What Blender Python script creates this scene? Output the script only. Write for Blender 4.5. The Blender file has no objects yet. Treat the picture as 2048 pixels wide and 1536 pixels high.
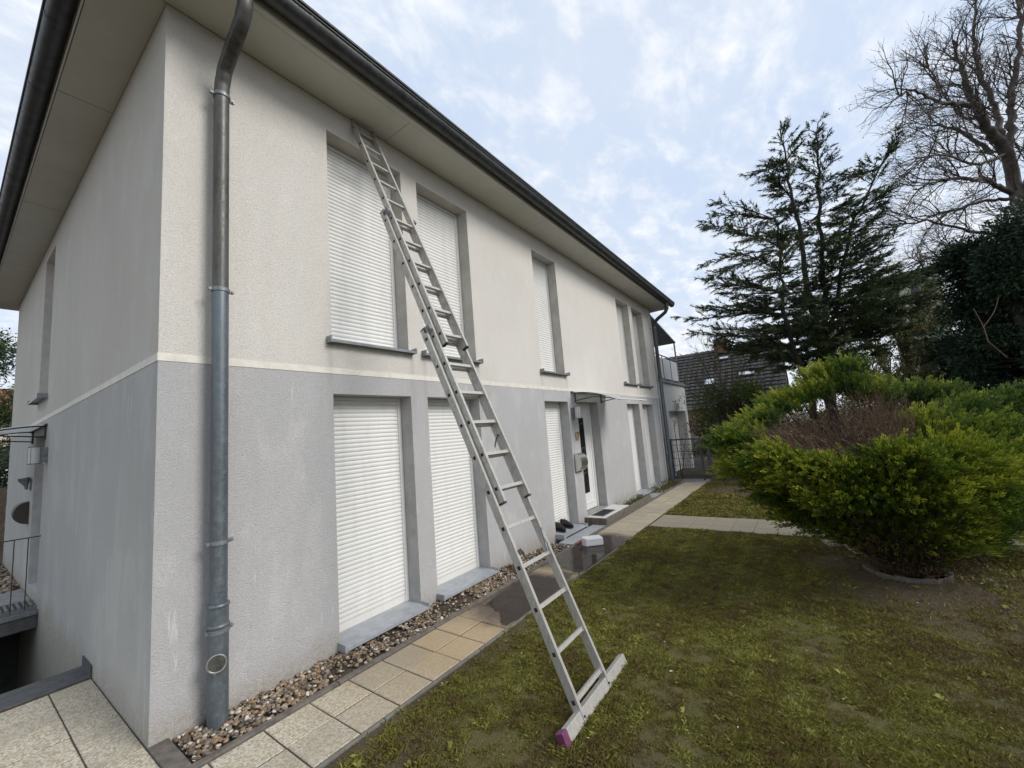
import bpy, math, random
import numpy as np
from mathutils import Vector, Matrix

# ------------------------------------------------------------------ camera, sky, sun, exposure
SC = bpy.context.scene
cam_data = bpy.data.cameras.new('camera')
cam = bpy.data.objects.new('camera', cam_data)
SC.collection.objects.link(cam)
SC.camera = cam
cam_data.sensor_fit = 'HORIZONTAL'
cam_data.sensor_width = 36.0
cam_data.lens = 818.22 / 2048.0 * 36.0
cam_data.clip_start = 0.05
cam_data.clip_end = 2000.0
cam.matrix_world = Matrix(((0.58372, -0.05073, -0.81037, -0.8701),
                           (-0.80819, -0.13233, -0.57386, -3.6444),
                           (-0.07812, 0.98991, -0.11824, 1.8),
                           (0, 0, 0, 1)))

SUN_AZ, SUN_EL = 168.0, 36.0      # degrees clockwise from +Y, degrees above the horizon
world = bpy.data.worlds.new('World')
SC.world = world
world.use_nodes = True
wt = world.node_tree
wt.nodes.clear()
def wn(kind, **kw):
    n = wt.nodes.new(kind)
    for k, v in kw.items(): setattr(n, k, v)
    return n
def wmath(op, a, b=None, clamp=False):
    n = wn('ShaderNodeMath', operation=op, use_clamp=clamp)
    for i, v in enumerate((a, b)):
        if v is None: continue
        if isinstance(v, (int, float)): n.inputs[i].default_value = v
        else: wt.links.new(v, n.inputs[i])
    return n.outputs[0]
sky = wn('ShaderNodeTexSky', sky_type='NISHITA', sun_disc=False)
sky.sun_elevation = math.radians(SUN_EL)
sky.sun_rotation = math.radians(SUN_AZ)
sky.air_density = 1.0; sky.dust_density = 1.5; sky.ozone_density = 1.5
tc = wn('ShaderNodeTexCoord')
sep = wn('ShaderNodeSeparateXYZ'); wt.links.new(tc.outputs['Generated'], sep.inputs[0])
zz = wmath('ADD', wmath('MAXIMUM', sep.outputs[2], 0.0), 0.16)
px_ = wmath('DIVIDE', sep.outputs[0], zz); py_ = wmath('DIVIDE', sep.outputs[1], zz)
cmb = wn('ShaderNodeCombineXYZ'); wt.links.new(px_, cmb.inputs[0]); wt.links.new(py_, cmb.inputs[1])
def wnoise(scale, detail, rough, off, dist=0.0, stretch=(1, 1, 1), rot=0.0):
    m = wn('ShaderNodeMapping'); m.inputs['Location'].default_value = (off, off * 0.7, off * 0.3)
    m.inputs['Scale'].default_value = stretch; m.inputs['Rotation'].default_value = (0, 0, rot)
    wt.links.new(cmb.outputs[0], m.inputs[0])
    n = wn('ShaderNodeTexNoise'); n.inputs['Scale'].default_value = scale
    n.inputs['Detail'].default_value = detail; n.inputs['Roughness'].default_value = rough
    n.inputs['Distortion'].default_value = dist
    wt.links.new(m.outputs[0], n.inputs['Vector']); return n.outputs[0]
def wramp(v, a, b):
    n = wn('ShaderNodeMapRange', interpolation_type='SMOOTHSTEP')
    n.inputs[1].default_value = a; n.inputs[2].default_value = b
    wt.links.new(v, n.inputs[0]); return n.outputs[0]
broad = wramp(wnoise(0.8, 3, 0.5, 2.3, 0.0, (1, 1.3, 1), 0.6), 0.28, 0.66)
puffs = wramp(wnoise(6.4, 9, 0.60, 7.7, 0.25, (1, 1.6, 1), 0.9), 0.40, 0.68)
fine = wramp(wnoise(11.0, 5, 0.6, 3.1, 0.4, (1, 1.5, 1), 0.9), 0.35, 0.75)
lowz = wramp(sep.outputs[2], 0.5, 0.0)
veil = wmath('ADD', wmath('MULTIPLY', broad, 0.5), wmath('MULTIPLY', lowz, 0.5), True)
pf = wmath('MULTIPLY', puffs, wmath('ADD', wmath('MULTIPLY', fine, 0.4), 0.6))
cover = wmath('ADD', wmath('ADD', wmath('MULTIPLY', pf, 0.55), 0.08), wmath('MULTIPLY', veil, 0.66), True)
cl = wn('ShaderNodeMixRGB')           # thin parts a little bluer and duller than the thick sunlit parts
cl.inputs[1].default_value = (5.35, 5.5, 5.75, 1); cl.inputs[2].default_value = (6.75, 6.8, 6.8, 1)
wt.links.new(wmath('ADD', wmath('MULTIPLY', puffs, 0.6), wmath('MULTIPLY', fine, 0.25), True), cl.inputs[0])
blue = wn('ShaderNodeMixRGB'); blue.inputs[0].default_value = 0.88
blue.inputs[2].default_value = (3.95, 4.75, 6.05, 1)
wt.links.new(sky.outputs[0], blue.inputs[1])
mixc = wn('ShaderNodeMixRGB')
wt.links.new(cover, mixc.inputs[0]); wt.links.new(blue.outputs[0], mixc.inputs[1]); wt.links.new(cl.outputs[0], mixc.inputs[2])
bg = wn('ShaderNodeBackground'); bg.inputs[1].default_value = 0.091
wo = wn('ShaderNodeOutputWorld')
wt.links.new(mixc.outputs[0], bg.inputs[0]); wt.links.new(bg.outputs[0], wo.inputs[0])

sun_data = bpy.data.lights.new('sun', 'SUN')
sun_data.energy = 1.5; sun_data.angle = math.radians(24); sun_data.color = (1.0, 0.955, 0.89)
sun = bpy.data.objects.new('sun', sun_data); SC.collection.objects.link(sun)
_a, _e = math.radians(SUN_AZ), math.radians(SUN_EL)
sd = Vector((math.sin(_a) * math.cos(_e), math.cos(_a) * math.cos(_e), math.sin(_e)))
sun.rotation_euler = sd.to_track_quat('Z', 'Y').to_euler()

SC.view_settings.view_transform = 'Standard'
SC.view_settings.look = 'None'
SC.view_settings.gamma = 1.0
SC.view_settings.exposure = 0.86
SC.view_settings.use_curve_mapping = False
SC.render.engine = 'CYCLES'
SC.cycles.max_bounces = 6
SC.cycles.transparent_max_bounces = 8

# ------------------------------------------------------------------ helpers
COL = SC.collection
rng = np.random.default_rng(11)
R_ = random.Random(5)

def tag(o, label=None, cat=None, group=None, kind=None):
    if label: o['label'] = label
    if cat: o['category'] = cat
    if group: o['group'] = group
    if kind: o['kind'] = kind
    return o
def empty(name, loc=(0, 0, 0), rz=0.0):
    o = bpy.data.objects.new(name, None); COL.objects.link(o)
    o.location = loc; o.rotation_euler = (0, 0, rz); o.empty_display_size = 0.1
    return o
def par(o, p):
    o.parent = p
    if p is not None:
        bpy.context.view_layer.update()
        o.matrix_parent_inverse = p.matrix_world.inverted()
    return o

class MB:
    def __init__(s): s.v = []; s.f = []; s.m = []
    def add(s, vs, fs, mi=0):
        b = len(s.v); s.v += [tuple(v) for v in vs]; s.f += [tuple(b + i for i in f) for f in fs]; s.m += [mi] * len(fs)
        return s
    def box(s, a, b, mi=0):
        (x0, y0, z0), (x1, y1, z1) = a, b
        if x0 > x1: x0, x1 = x1, x0
        if y0 > y1: y0, y1 = y1, y0
        if z0 > z1: z0, z1 = z1, z0
        return s.add([(x0, y0, z0), (x1, y0, z0), (x1, y1, z0), (x0, y1, z0), (x0, y0, z1), (x1, y0, z1), (x1, y1, z1), (x0, y1, z1)],
                     [(0, 3, 2, 1), (4, 5, 6, 7), (0, 1, 5, 4), (1, 2, 6, 5), (2, 3, 7, 6), (3, 0, 4, 7)], mi)
    def quad(s, a, b, c, d, mi=0): return s.add([a, b, c, d], [(0, 1, 2, 3)], mi)
    def prism(s, pts, ex, mi=0):
        n = len(pts); ex = Vector(ex)
        vs = [Vector(p) for p in pts]; vs += [v + ex for v in vs]
        fs = [tuple(range(n))[::-1], tuple(range(n, 2 * n))] + [(i, (i + 1) % n, n + (i + 1) % n, n + i) for i in range(n)]
        return s.add(vs, fs, mi)
    def tube(s, pts, r, n=10, mi=0, cap=True):
        P = [Vector(p) for p in pts]
        rs = r if isinstance(r, (list, tuple)) else [r] * len(P)
        up = Vector((0, 0, 1)); vs = []; ref = None
        for i, p in enumerate(P):
            t = (P[min(i + 1, len(P) - 1)] - P[max(i - 1, 0)]).normalized()
            if ref is None:
                ref = t.cross(Vector((0, 0, 1)) if abs(t.z) < 0.9 else Vector((1, 0, 0))).normalized()
            else: ref = (ref - t * ref.dot(t)).normalized()
            bi = t.cross(ref)
            for k in range(n):
                a = 2 * math.pi * k / n
                vs.append(p + (ref * math.cos(a) + bi * math.sin(a)) * rs[i])
        fs = [(i * n + k, i * n + (k + 1) % n, (i + 1) * n + (k + 1) % n, (i + 1) * n + k) for i in range(len(P) - 1) for k in range(n)]
        if cap: fs += [tuple(range(n))[::-1], tuple((len(P) - 1) * n + k for k in range(n))]
        return s.add(vs, fs, mi)
    def mesh(s, name, mats, smooth=False, bevel=0.0):
        me = bpy.data.meshes.new(name); me.from_pydata(s.v, [], s.f)
        for m in (mats if isinstance(mats, (list, tuple)) else [mats]): me.materials.append(m)
        if any(s.m): me.polygons.foreach_set('material_index', s.m)
        if smooth: me.polygons.foreach_set('use_smooth', [True] * len(s.f)); me.set_sharp_from_angle(angle=math.radians(40))
        me.update()
        return me
    def obj(s, name, mats, parent=None, smooth=False, bevel=0.0):
        me = s.mesh(name, mats, smooth)
        o = bpy.data.objects.new(name, me); COL.objects.link(o)
        if bevel:
            b = o.modifiers.new('bevel', 'BEVEL'); b.width = bevel; b.segments = 2; b.limit_method = 'ANGLE'
        if parent is not None: par(o, parent)
        return o
def inst(name, me, parent=None, loc=(0, 0, 0), rot=(0, 0, 0), scale=(1, 1, 1)):
    o = bpy.data.objects.new(name, me); COL.objects.link(o)
    o.location = loc; o.rotation_euler = rot; o.scale = scale
    if parent is not None:
        o.parent = parent; o.matrix_parent_inverse = parent.matrix_world.inverted()
    return o
def npmesh(name, V, F, mats, mat_idx=None, smooth=False, tint=None):
    """V (n,3), F (m,k) numpy arrays"""
    me = bpy.data.meshes.new(name)
    V = np.asarray(V, np.float32); F = np.asarray(F, np.int32); k = F.shape[1]
    me.vertices.add(len(V)); me.vertices.foreach_set('co', V.ravel())
    me.loops.add(F.size); me.loops.foreach_set('vertex_index', F.ravel())
    me.polygons.add(len(F)); me.polygons.foreach_set('loop_start', np.arange(0, F.size, k, dtype=np.int32))
    if smooth: me.polygons.foreach_set('use_smooth', np.ones(len(F), bool))
    for m in (mats if isinstance(mats, (list, tuple)) else [mats]): me.materials.append(m)
    if mat_idx is not None: me.polygons.foreach_set('material_index', np.asarray(mat_idx, np.int32))
    me.update(calc_edges=True)
    if tint is not None:
        at = me.attributes.new('tint', 'FLOAT', 'POINT'); at.data.foreach_set('value', np.asarray(tint, np.float32))
    return me

# ------------------------------------------------------------------ materials
class NT:
    def __init__(s, name):
        s.m = bpy.data.materials.new(name); s.m.use_nodes = True; s.t = s.m.node_tree
        s.b = s.t.nodes['Principled BSDF']; s.pos = None
    def n(s, k, **kw):
        x = s.t.nodes.new(k)
        for a, v in kw.items(): setattr(x, a, v)
        return x
    def l(s, a, b): s.t.links.new(a, b)
    def P(s):
        if s.pos is None: s.pos = s.n('ShaderNodeNewGeometry').outputs['Position']
        return s.pos
    def O(s): return s.n('ShaderNodeTexCoord').outputs['Object']
    def noise(s, scale, detail=4, rough=0.6, stretch=(1, 1, 1), off=0.0, vec=None, dist=0.0):
        mp = s.n('ShaderNodeMapping'); mp.inputs['Scale'].default_value = stretch; mp.inputs['Location'].default_value = (off, off * 1.3, off * .7)
        s.l(vec if vec is not None else s.P(), mp.inputs[0])
        x = s.n('ShaderNodeTexNoise'); x.inputs['Scale'].default_value = scale; x.inputs['Detail'].default_value = detail
        x.inputs['Roughness'].default_value = rough; x.inputs['Distortion'].default_value = dist
        s.l(mp.outputs[0], x.inputs['Vector']); return x.outputs[0]
    def vor(s, scale, out='Distance', stretch=(1, 1, 1), rnd=1.0, vec=None):
        mp = s.n('ShaderNodeMapping'); mp.inputs['Scale'].default_value = stretch
        s.l(vec if vec is not None else s.P(), mp.inputs[0])
        x = s.n('ShaderNodeTexVoronoi'); x.inputs['Scale'].default_value = scale; x.inputs['Randomness'].default_value = rnd
        s.l(mp.outputs[0], x.inputs['Vector']); return x.outputs[out]
    def rng(s, v, a, b, c=0.0, d=1.0):
        x = s.n('ShaderNodeMapRange', interpolation_type='SMOOTHSTEP')
        for i, q in enumerate((a, b, c, d)): x.inputs[i + 1].default_value = q
        s.l(v, x.inputs[0]); return x.outputs[0]
    def math(s, op, a, b=None, clamp=False):
        x = s.n('ShaderNodeMath', operation=op, use_clamp=clamp)
        for i, v in enumerate((a, b)):
            if v is None: continue
            if isinstance(v, (int, float)): x.inputs[i].default_value = v
            else: s.l(v, x.inputs[i])
        return x.outputs[0]
    def mix(s, fac, a, b, mode='MIX'):
        x = s.n('ShaderNodeMixRGB', blend_type=mode)
        for i, v in enumerate((fac, a, b)):
            if isinstance(v, (int, float)): x.inputs[i].default_value = v
            elif isinstance(v, tuple): x.inputs[i].default_value = (*v, 1)
            else: s.l(v, x.inputs[i])
        return x.outputs[0]
    def xyz(s):
        x = s.n('ShaderNodeSeparateXYZ'); s.l(s.P(), x.inputs[0]); return x.outputs
    def attr(s, name='tint'):
        return s.n('ShaderNodeAttribute', attribute_name=name).outputs['Fac']
    def col(s, v):
        if isinstance(v, tuple): s.b.inputs['Base Color'].default_value = (*v, 1)
        else: s.l(v, s.b.inputs['Base Color'])
    def rough(s, v):
        if isinstance(v, (int, float)): s.b.inputs['Roughness'].default_value = v
        else: s.l(v, s.b.inputs['Roughness'])
    def bump(s, v, strength=0.3, dist=0.01):
        x = s.n('ShaderNodeBump'); x.inputs['Strength'].default_value = strength; x.inputs['Distance'].default_value = dist
        s.l(v, x.inputs['Height']); s.l(x.outputs[0], s.b.inputs['Normal'])

def simple(name, c, rough=0.5, metal=0.0, var=0.12, scale=6.0, bump=0.0, bscale=60.0, dark=None):
    t = NT(name); c2 = tuple(x * (1 - var * 2) for x in c) if dark is None else dark
    f = t.rng(t.noise(scale, 5, 0.65), 0.35, 0.7)
    t.col(t.mix(f, c, c2)); t.b.inputs['Metallic'].default_value = metal
    t.rough(t.rng(t.noise(scale * 3, 3), 0.3, 0.7, rough * 0.85, min(1, rough * 1.15)))
    if bump: t.bump(t.noise(bscale, 3), bump, 0.004)
    return t.m

def plaster(name, base, cool, left):
    """scratched render: worm-like grain, vertical rain streaks, soiling near the ground and salt bloom"""
    t = NT(name); x, y, z = t.xyz()
    g1 = t.noise(135, 2, 0.5, (1, 1, 1.25), 0, None, 1.2)
    g2 = t.noise(62, 3, 0.6, (1, 1, 1.5), 3.0, None, 1.0)
    grain = t.math('ADD', t.math('MULTIPLY', g1, 0.65), t.math('MULTIPLY', g2, 0.5))
    streak = t.rng(t.noise(7, 4, 0.6, (1, 1, 0.07), 5), 0.42, 0.72)
    blot = t.rng(t.noise(0.9, 5, 0.62, (1, 1, 0.7), 1), 0.35, 0.7)
    c = t.mix(t.math('MULTIPLY', streak, 0.30 if left else 0.16), base, cool)
    c = t.mix(t.math('MULTIPLY', blot, 0.45), c, cool)
    blot2 = t.rng(t.noise(2.7, 5, 0.68, (1, 1, 0.45), 41), 0.50, 0.66)
    c = t.mix(t.math('MULTIPLY', blot2, 0.22), c, (0.74, 0.735, 0.72))
    pit = t.rng(g1, 0.52, 0.36)
    c = t.mix(t.math('MULTIPLY', pit, 0.42), c, (base[0] * .5, base[1] * .49, base[2] * .46))
    # splash zone above the ground: brown-green soil specks
    low = t.rng(t.math('ADD', z, t.math('MULTIPLY', t.noise(3.5, 4), 0.35)), 0.48, 0.12)
    spk = t.rng(t.noise(30, 4, 0.75, (1, 1, 1), 8), 0.36, 0.66)
    c = t.mix(t.math('MULTIPLY', low, t.math('MULTIPLY', t.math('ADD', spk, 0.5), 0.55)), c, (0.30, 0.25, 0.18))
    # salt bloom runs
    run = t.rng(t.noise(13, 3, 0.7, (1, 1, 0.12), 21), 0.60, 0.70)
    zone = t.rng(t.noise(1.1, 3, 0.5, (1, 1, 1), 31), 0.46, 0.58)
    c = t.mix(t.math('MULTIPLY', t.math('MULTIPLY', run, zone), 0.4), c, (0.75, 0.75, 0.76))
    if not left:
        drip = None
        for xe in (1.29, 2.30, 2.49, 3.49, 5.18, 6.08, 9.17, 10.14, 10.36, 11.36):
            w_ = t.rng(t.math('ABSOLUTE', t.math('SUBTRACT', t.math('ADD', x, t.math('MULTIPLY', t.noise(3, 3), 0.05)), xe + .025)), 0.06, 0.0)
            drip = w_ if drip is None else t.math('MAXIMUM', drip, w_)
        zz_ = t.math('MULTIPLY', t.rng(z, 2.83, 2.78), t.rng(z, 1.5, 2.75))
        c = t.mix(t.math('MULTIPLY', t.math('MULTIPLY', drip, zz_), 0.22), c, (0.25, 0.235, 0.20))
        eave_shade = t.rng(t.math('ADD', z, t.math('MULTIPLY', t.noise(4, 3), .3)), 5.1, 5.55)  # soffit shade painted into the top of the wall colour
        c = t.mix(t.math('MULTIPLY', eave_shade, 0.15), c, (0.35, 0.33, 0.29))
    t.col(c); t.rough(0.95); t.bump(grain, 0.8, 0.014)
    return t.m

M = {}
M['cream'] = plaster('cream_render', (0.72, 0.695, 0.65), (0.60, 0.58, 0.54), False)
M['grey'] = plaster('grey_render', (0.50, 0.497, 0.505), (0.41, 0.41, 0.415), False)
M['cream_side'] = plaster('cream_render_weathered_light_tint', (0.62, 0.595, 0.53), (0.53, 0.515, 0.455), True)  # side copy: heavier rain streaks, and base tint offsets the bluish skylight there
M['grey_side'] = plaster('grey_render_weathered_light_tint', (0.50, 0.50, 0.475), (0.43, 0.435, 0.415), True)  # grey warmed likewise to counter skylight on this side, besides its streaks
M['band'] = simple('smooth_cream_band', (0.72, 0.69, 0.62), 0.8, 0, 0.08, 9, 0.15)
M['reveal'] = simple('smooth_reveal_render', (0.50, 0.48, 0.44), 0.9, 0, 0.1, 5, 0.4, 120)
M['reveal_grey'] = simple('smooth_grey_reveal_render', (0.42, 0.415, 0.41), 0.9, 0, 0.1, 5, 0.4, 120)
M['soffit'] = simple('painted_soffit_board', (0.56, 0.55, 0.49), 0.7, 0, 0.05, 1.5, 0.05)
t = NT('white_plastic_slat'); x, y, z = t.xyz()
c = t.mix(t.math('MULTIPLY', t.rng(t.noise(9, 4, 0.65, (1, 1, 0.12), 3), 0.45, 0.72), 0.30), (0.73, 0.73, 0.71), (0.56, 0.55, 0.51))
c = t.mix(t.math('MULTIPLY', t.rng(t.math('ADD', z, t.math('MULTIPLY', t.noise(6, 4), .3)), 0.55, 0.2), 0.30), c, (0.40, 0.36, 0.29))
c = t.mix(t.rng(t.noise(55, 3, 0.7), 0.66, 0.74, 0, 0.35), c, (0.30, 0.27, 0.22))
t.col(c); t.rough(0.42); M['slat'] = t.m
M['frame'] = simple('white_plastic_frame', (0.74, 0.74, 0.73), 0.35, 0, 0.03, 4)
M['sill'] = simple('grey_painted_metal', (0.27, 0.285, 0.305), 0.4, 0.35, 0.12, 9, 0.1)
M['sill_light'] = simple('light_grey_metal_threshold', (0.40, 0.42, 0.45), 0.45, 0.2, 0.12, 9, 0.1)
M['fence'] = simple('dark_weathered_steel', (0.085, 0.095, 0.095), 0.6, 0.4, 0.2, 22)
M['black'] = simple('black_seal', (0.015, 0.015, 0.016), 0.5)
M['inner'] = simple('dark_backing', (0.03, 0.03, 0.03), 0.9)
M['concrete'] = simple('grey_concrete', (0.30, 0.30, 0.29), 0.9, 0, 0.15, 12, 0.5, 80)
M['darkslate'] = simple('dark_coping', (0.085, 0.088, 0.09), 0.6, 0, 0.2, 12, 0.3, 80)
M['pitwall'] = simple('stairwell_concrete', (0.10, 0.10, 0.10), 0.9, 0, 0.2, 4, 0.3)
M['kerb'] = simple('old_brown_kerb_concrete', (0.155, 0.135, 0.115), 0.95, 0, 0.22, 14, 0.6, 90)
M['whitetile'] = simple('white_glazed_tile', (0.66, 0.65, 0.62), 0.35, 0, 0.06, 12)
M['bronze'] = simple('brown_metal', (0.07, 0.06, 0.05), 0.5, 0.4)
M['brass'] = simple('brass', (0.65, 0.48, 0.18), 0.35, 0.85)
M['steel'] = simple('brushed_steel', (0.55, 0.54, 0.52), 0.33, 0.95, 0.1, 30)
M['galv'] = simple('galvanised_steel', (0.24, 0.26, 0.27), 0.55, 0.5, 0.2, 22)
M['rubber'] = simple('black_rubber', (0.02, 0.02, 0.022), 0.6)
M['purple'] = simple('purple_plastic', (0.15, 0.035, 0.10), 0.5, 0, 0.12, 40)
M['red'] = simple('red_plastic', (0.45, 0.03, 0.04), 0.4)
M['maroon'] = simple('dark_red_plastic', (0.09, 0.035, 0.05), 0.5)
M['brick'] = simple('chimney_brick', (0.22, 0.10, 0.065), 0.9, 0, 0.2, 9, 0.4)
M['redtile'] = simple('red_clay_roof', (0.36, 0.12, 0.07), 0.85, 0, 0.2, 6, 0.4)
M['housecream'] = simple('far_cream_render', (0.52, 0.48, 0.42), 0.9)
M['greenwall'] = simple('pale_olive_cladding', (0.36, 0.38, 0.28), 0.9, 0, 0.12, 1.2)
M['roofdark'] = simple('dark_concrete_tile', (0.055, 0.053, 0.05), 0.7, 0, 0.25, 5, 0.3, 50)
M['wood'] = simple('weathered_wood', (0.20, 0.15, 0.10), 0.85, 0, 0.2, 12)
M['stone'] = simple('grey_edging_stone', (0.17, 0.165, 0.15), 0.9, 0, 0.15, 10, 0.4)

def zinc(name, c, c2, metal):
    t = NT(name)
    f = t.rng(t.noise(7, 5, 0.7, (1, 1, 0.22), 2), 0.38, 0.66)
    g = t.rng(t.noise(26, 4, 0.7), 0.42, 0.7)
    t.col(t.mix(t.math('MULTIPLY', g, 0.35), t.mix(f, c, c2), (c[0] * 1.5, c[1] * 1.5, c[2] * 1.5)))
    t.b.inputs['Metallic'].default_value = metal
    t.rough(t.rng(g, 0, 1, 0.42, 0.62)); t.bump(t.noise(18, 3), 0.12, 0.004)
    return t.m
M['zinc'] = zinc('blue_grey_zinc', (0.135, 0.16, 0.18), (0.10, 0.118, 0.13), 0.45)
M['zinc_old'] = zinc('weathered_zinc', (0.10, 0.10, 0.095), (0.045, 0.042, 0.036), 0.35)
M['gutter'] = zinc('dark_weathered_zinc', (0.062, 0.068, 0.072), (0.035, 0.037, 0.038), 0.35)

t = NT('aluminium'); x, y, z = t.xyz()
sc_ = t.rng(t.noise(60, 4, 0.7, (1, 1, 0.15), 4), 0.35, 0.7)
sp_ = t.rng(t.noise(14, 5, 0.7), 0.4, 0.68)
t.col(t.mix(t.math('MULTIPLY', sp_, 0.45), t.mix(sc_, (0.54, 0.525, 0.49), (0.41, 0.40, 0.37)), (0.27, 0.26, 0.235)))
t.b.inputs['Metallic'].default_value = 0.5; t.rough(t.rng(sp_, 0, 1, 0.42, 0.62)); t.bump(t.noise(200, 2, 0.5, (1, 1, 0.1)), 0.08, 0.002)
M['alu'] = t.m

# exposed-aggregate paving slab
t = NT('aggregate_slab'); x, y, z = t.xyz()
rnd = t.n('ShaderNodeObjectInfo').outputs['Random']
v1 = t.vor(95, 'Color'); v1b = t.n('ShaderNodeSeparateXYZ'); t.l(v1, v1b.inputs[0])
chip = t.mix(t.rng(v1b.outputs[0], 0.1, 0.9), (0.58, 0.52, 0.40), (0.28, 0.235, 0.155))
chip = t.mix(t.rng(v1b.outputs[1], 0.72, 0.8), chip, (0.62, 0.60, 0.55))
fine = t.noise(170, 2); chip = t.mix(t.rng(fine, 0.5, 0.7, 0, 0.45), chip, (0.20, 0.18, 0.14))
chip = t.mix(0.2, chip, (0.48, 0.42, 0.31))
chip = t.mix(t.math('MULTIPLY', t.rng(x, 3.5, 6.5), 0.6), chip, (0.36, 0.30, 0.21))
# damp, algae-tanned stretch of the path beside the first windows
damp = t.math('MULTIPLY', t.rng(t.math('ADD', x, t.math('MULTIPLY', t.noise(2.2, 4), 1.1)), .8, 2.6), t.rng(x, 6.1, 5.4))
damp = t.math('MULTIPLY', damp, t.rng(y, -0.3, -0.45))
chip = t.mix(t.math('MULTIPLY', damp, 0.85), chip, (0.40, 0.285, 0.15), 'MIX')
soil = t.rng(t.noise(2.3, 5, 0.65, (1, 1, 1), 9), 0.42, 0.7)
chip = t.mix(t.math('MULTIPLY', soil, 0.42), chip, (0.27, 0.24, 0.185))
chip = t.mix(t.rng(rnd, 0, 1, 0.0, 0.38), chip, (0.25, 0.225, 0.18))
nzw = t.math('MULTIPLY', t.math('SUBTRACT', t.noise(3.2, 4, 0.6), 0.5), 0.5)
xw = t.math('ADD', x, nzw)
wet = t.math('MAXIMUM', t.math('MULTIPLY', t.rng(xw, 2.1, 2.55), t.rng(x, 3.80, 3.62)), t.math('MULTIPLY', t.rng(xw, 3.75, 4.05), t.rng(xw, 5.85, 5.6)))
wet = t.math('MULTIPLY', wet, t.rng(y, -0.40, -0.44))
chip = t.mix(t.math('MULTIPLY', wet, 0.86), chip, (0.052, 0.036, 0.025))
t.col(chip); t.rough(t.math('SUBTRACT', t.rng(damp, 0, 1, 0.85, 0.55), t.math('MULTIPLY', wet, 0.40))); t.bump(t.math('ADD', t.vor(95), t.math('MULTIPLY', fine, .5)), 0.5, 0.004)
M['slab'] = t.m
t = NT('far_path_slab')
c = t.mix(t.rng(t.noise(40, 4, 0.7), 0.35, 0.7), (0.30, 0.265, 0.20), (0.20, 0.175, 0.13))
c = t.mix(t.rng(t.noise(1.7, 5, .65), 0.45, 0.72, 0, .5), c, (0.20, 0.175, 0.13))
c = t.mix(t.rng(t.n('ShaderNodeObjectInfo').outputs['Random'], 0, 1, 0.0, 0.25), c, (0.22, 0.20, 0.16))
t.col(c); t.rough(0.9); t.bump(t.noise(60, 4), 0.4, 0.006); M['slab_far'] = t.m

# standing water
t = NT('shallow_water')
t.col((0.03, 0.021, 0.015)); t.rough(0.09); t.b.inputs['IOR'].default_value = 1.33
t.l(t.rng(t.noise(5, 4, 0.6), 0.25, 0.7, 0.85, 0.55), t.b.inputs['Alpha'])
t.bump(t.noise(7, 2), 0.02, 0.01); M['water'] = t.m

# soils and turf base
t = NT('soil')
c = t.mix(t.rng(t.noise(9, 6, 0.7), 0.3, 0.7), (0.085, 0.062, 0.042), (0.045, 0.034, 0.024))
c = t.mix(t.rng(t.noise(70, 3, 0.7), 0.55, 0.7, 0, 0.7), c, (0.16, 0.125, 0.085))
t.col(c); t.rough(1.0); t.bump(t.noise(45, 5, 0.75), 0.8, 0.02); M['soil'] = t.m
t = NT('turf_soil')
mo = t.rng(t.noise(2.6, 5, 0.65), 0.38, 0.66); fi = t.rng(t.noise(55, 4, 0.75), 0.35, 0.65)
c = t.mix(fi, (0.11, 0.11, 0.03), (0.15, 0.12, 0.055))
c = t.mix(t.math('MULTIPLY', t.attr('tint'), 1.0), c, t.mix(fi, (0.13, 0.088, 0.055), (0.075, 0.052, 0.034)))
c = t.mix(t.math('MULTIPLY', mo, 0.4), c, (0.035, 0.043, 0.012))
t.col(c); t.rough(1.0); t.bump(t.noise(60, 5, 0.8), 1.0, 0.02); M['turf'] = t.m
def leafmat(name, cols, trans=0.0, rough=0.6, big=1.2):
    """cols: dark, mid, light; tint attribute is a per-leaf random, big noise gives clumps of another age"""
    t = NT(name); a = t.attr('tint'); nz = t.noise(big, 4, 0.6)
    f = t.math('ADD', t.math('MULTIPLY', a, 0.62), t.math('MULTIPLY', t.rng(nz, 0.3, 0.7), 0.38))
    r = t.n('ShaderNodeValToRGB'); e = r.color_ramp.elements
    e[0].position = 0.12; e[0].color = (*cols[0], 1); e[1].position = 0.88; e[1].color = (*cols[-1], 1)
    for i, c in enumerate(cols[1:-1]):
        q = e.new(0.12 + 0.76 * (i + 1) / (len(cols) - 1)); q.color = (*c, 1)
    t.l(f, r.inputs[0]); t.col(r.outputs[0]); t.rough(rough)
    t.b.inputs['Specular IOR Level'].default_value = 0.25
    if trans:
        tr = t.n('ShaderNodeBsdfTranslucent'); t.l(r.outputs[0], tr.inputs[0])
        mx = t.n('ShaderNodeMixShader'); mx.inputs[0].default_value = trans
        out = t.t.nodes['Material Output']
        t.l(t.b.outputs[0], mx.inputs[1]); t.l(tr.outputs[0], mx.inputs[2]); t.l(mx.outputs[0], out.inputs[0])
    return t.m
M['grass'] = leafmat('lawn_blade', [(0.15, 0.10, 0.05), (0.16, 0.14, 0.034), (0.20, 0.205, 0.042), (0.38, 0.36, 0.10)], 0.25, 0.6, 2.2)
M['grass'].node_tree.nodes['Principled BSDF'].inputs['Roughness'].default_value = .7
M['juniper'] = leafmat('juniper_spray', [(0.012, 0.032, 0.008), (0.04, 0.085, 0.014), (0.13, 0.19, 0.022), (0.40, 0.41, 0.045)], 0.25, 0.6, 1.4)
M['conifer'] = leafmat('dark_conifer_spray', [(0.02, 0.036, 0.017), (0.045, 0.07, 0.028), (0.095, 0.12, 0.04)], 0.12, 0.6, 0.7)
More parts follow.
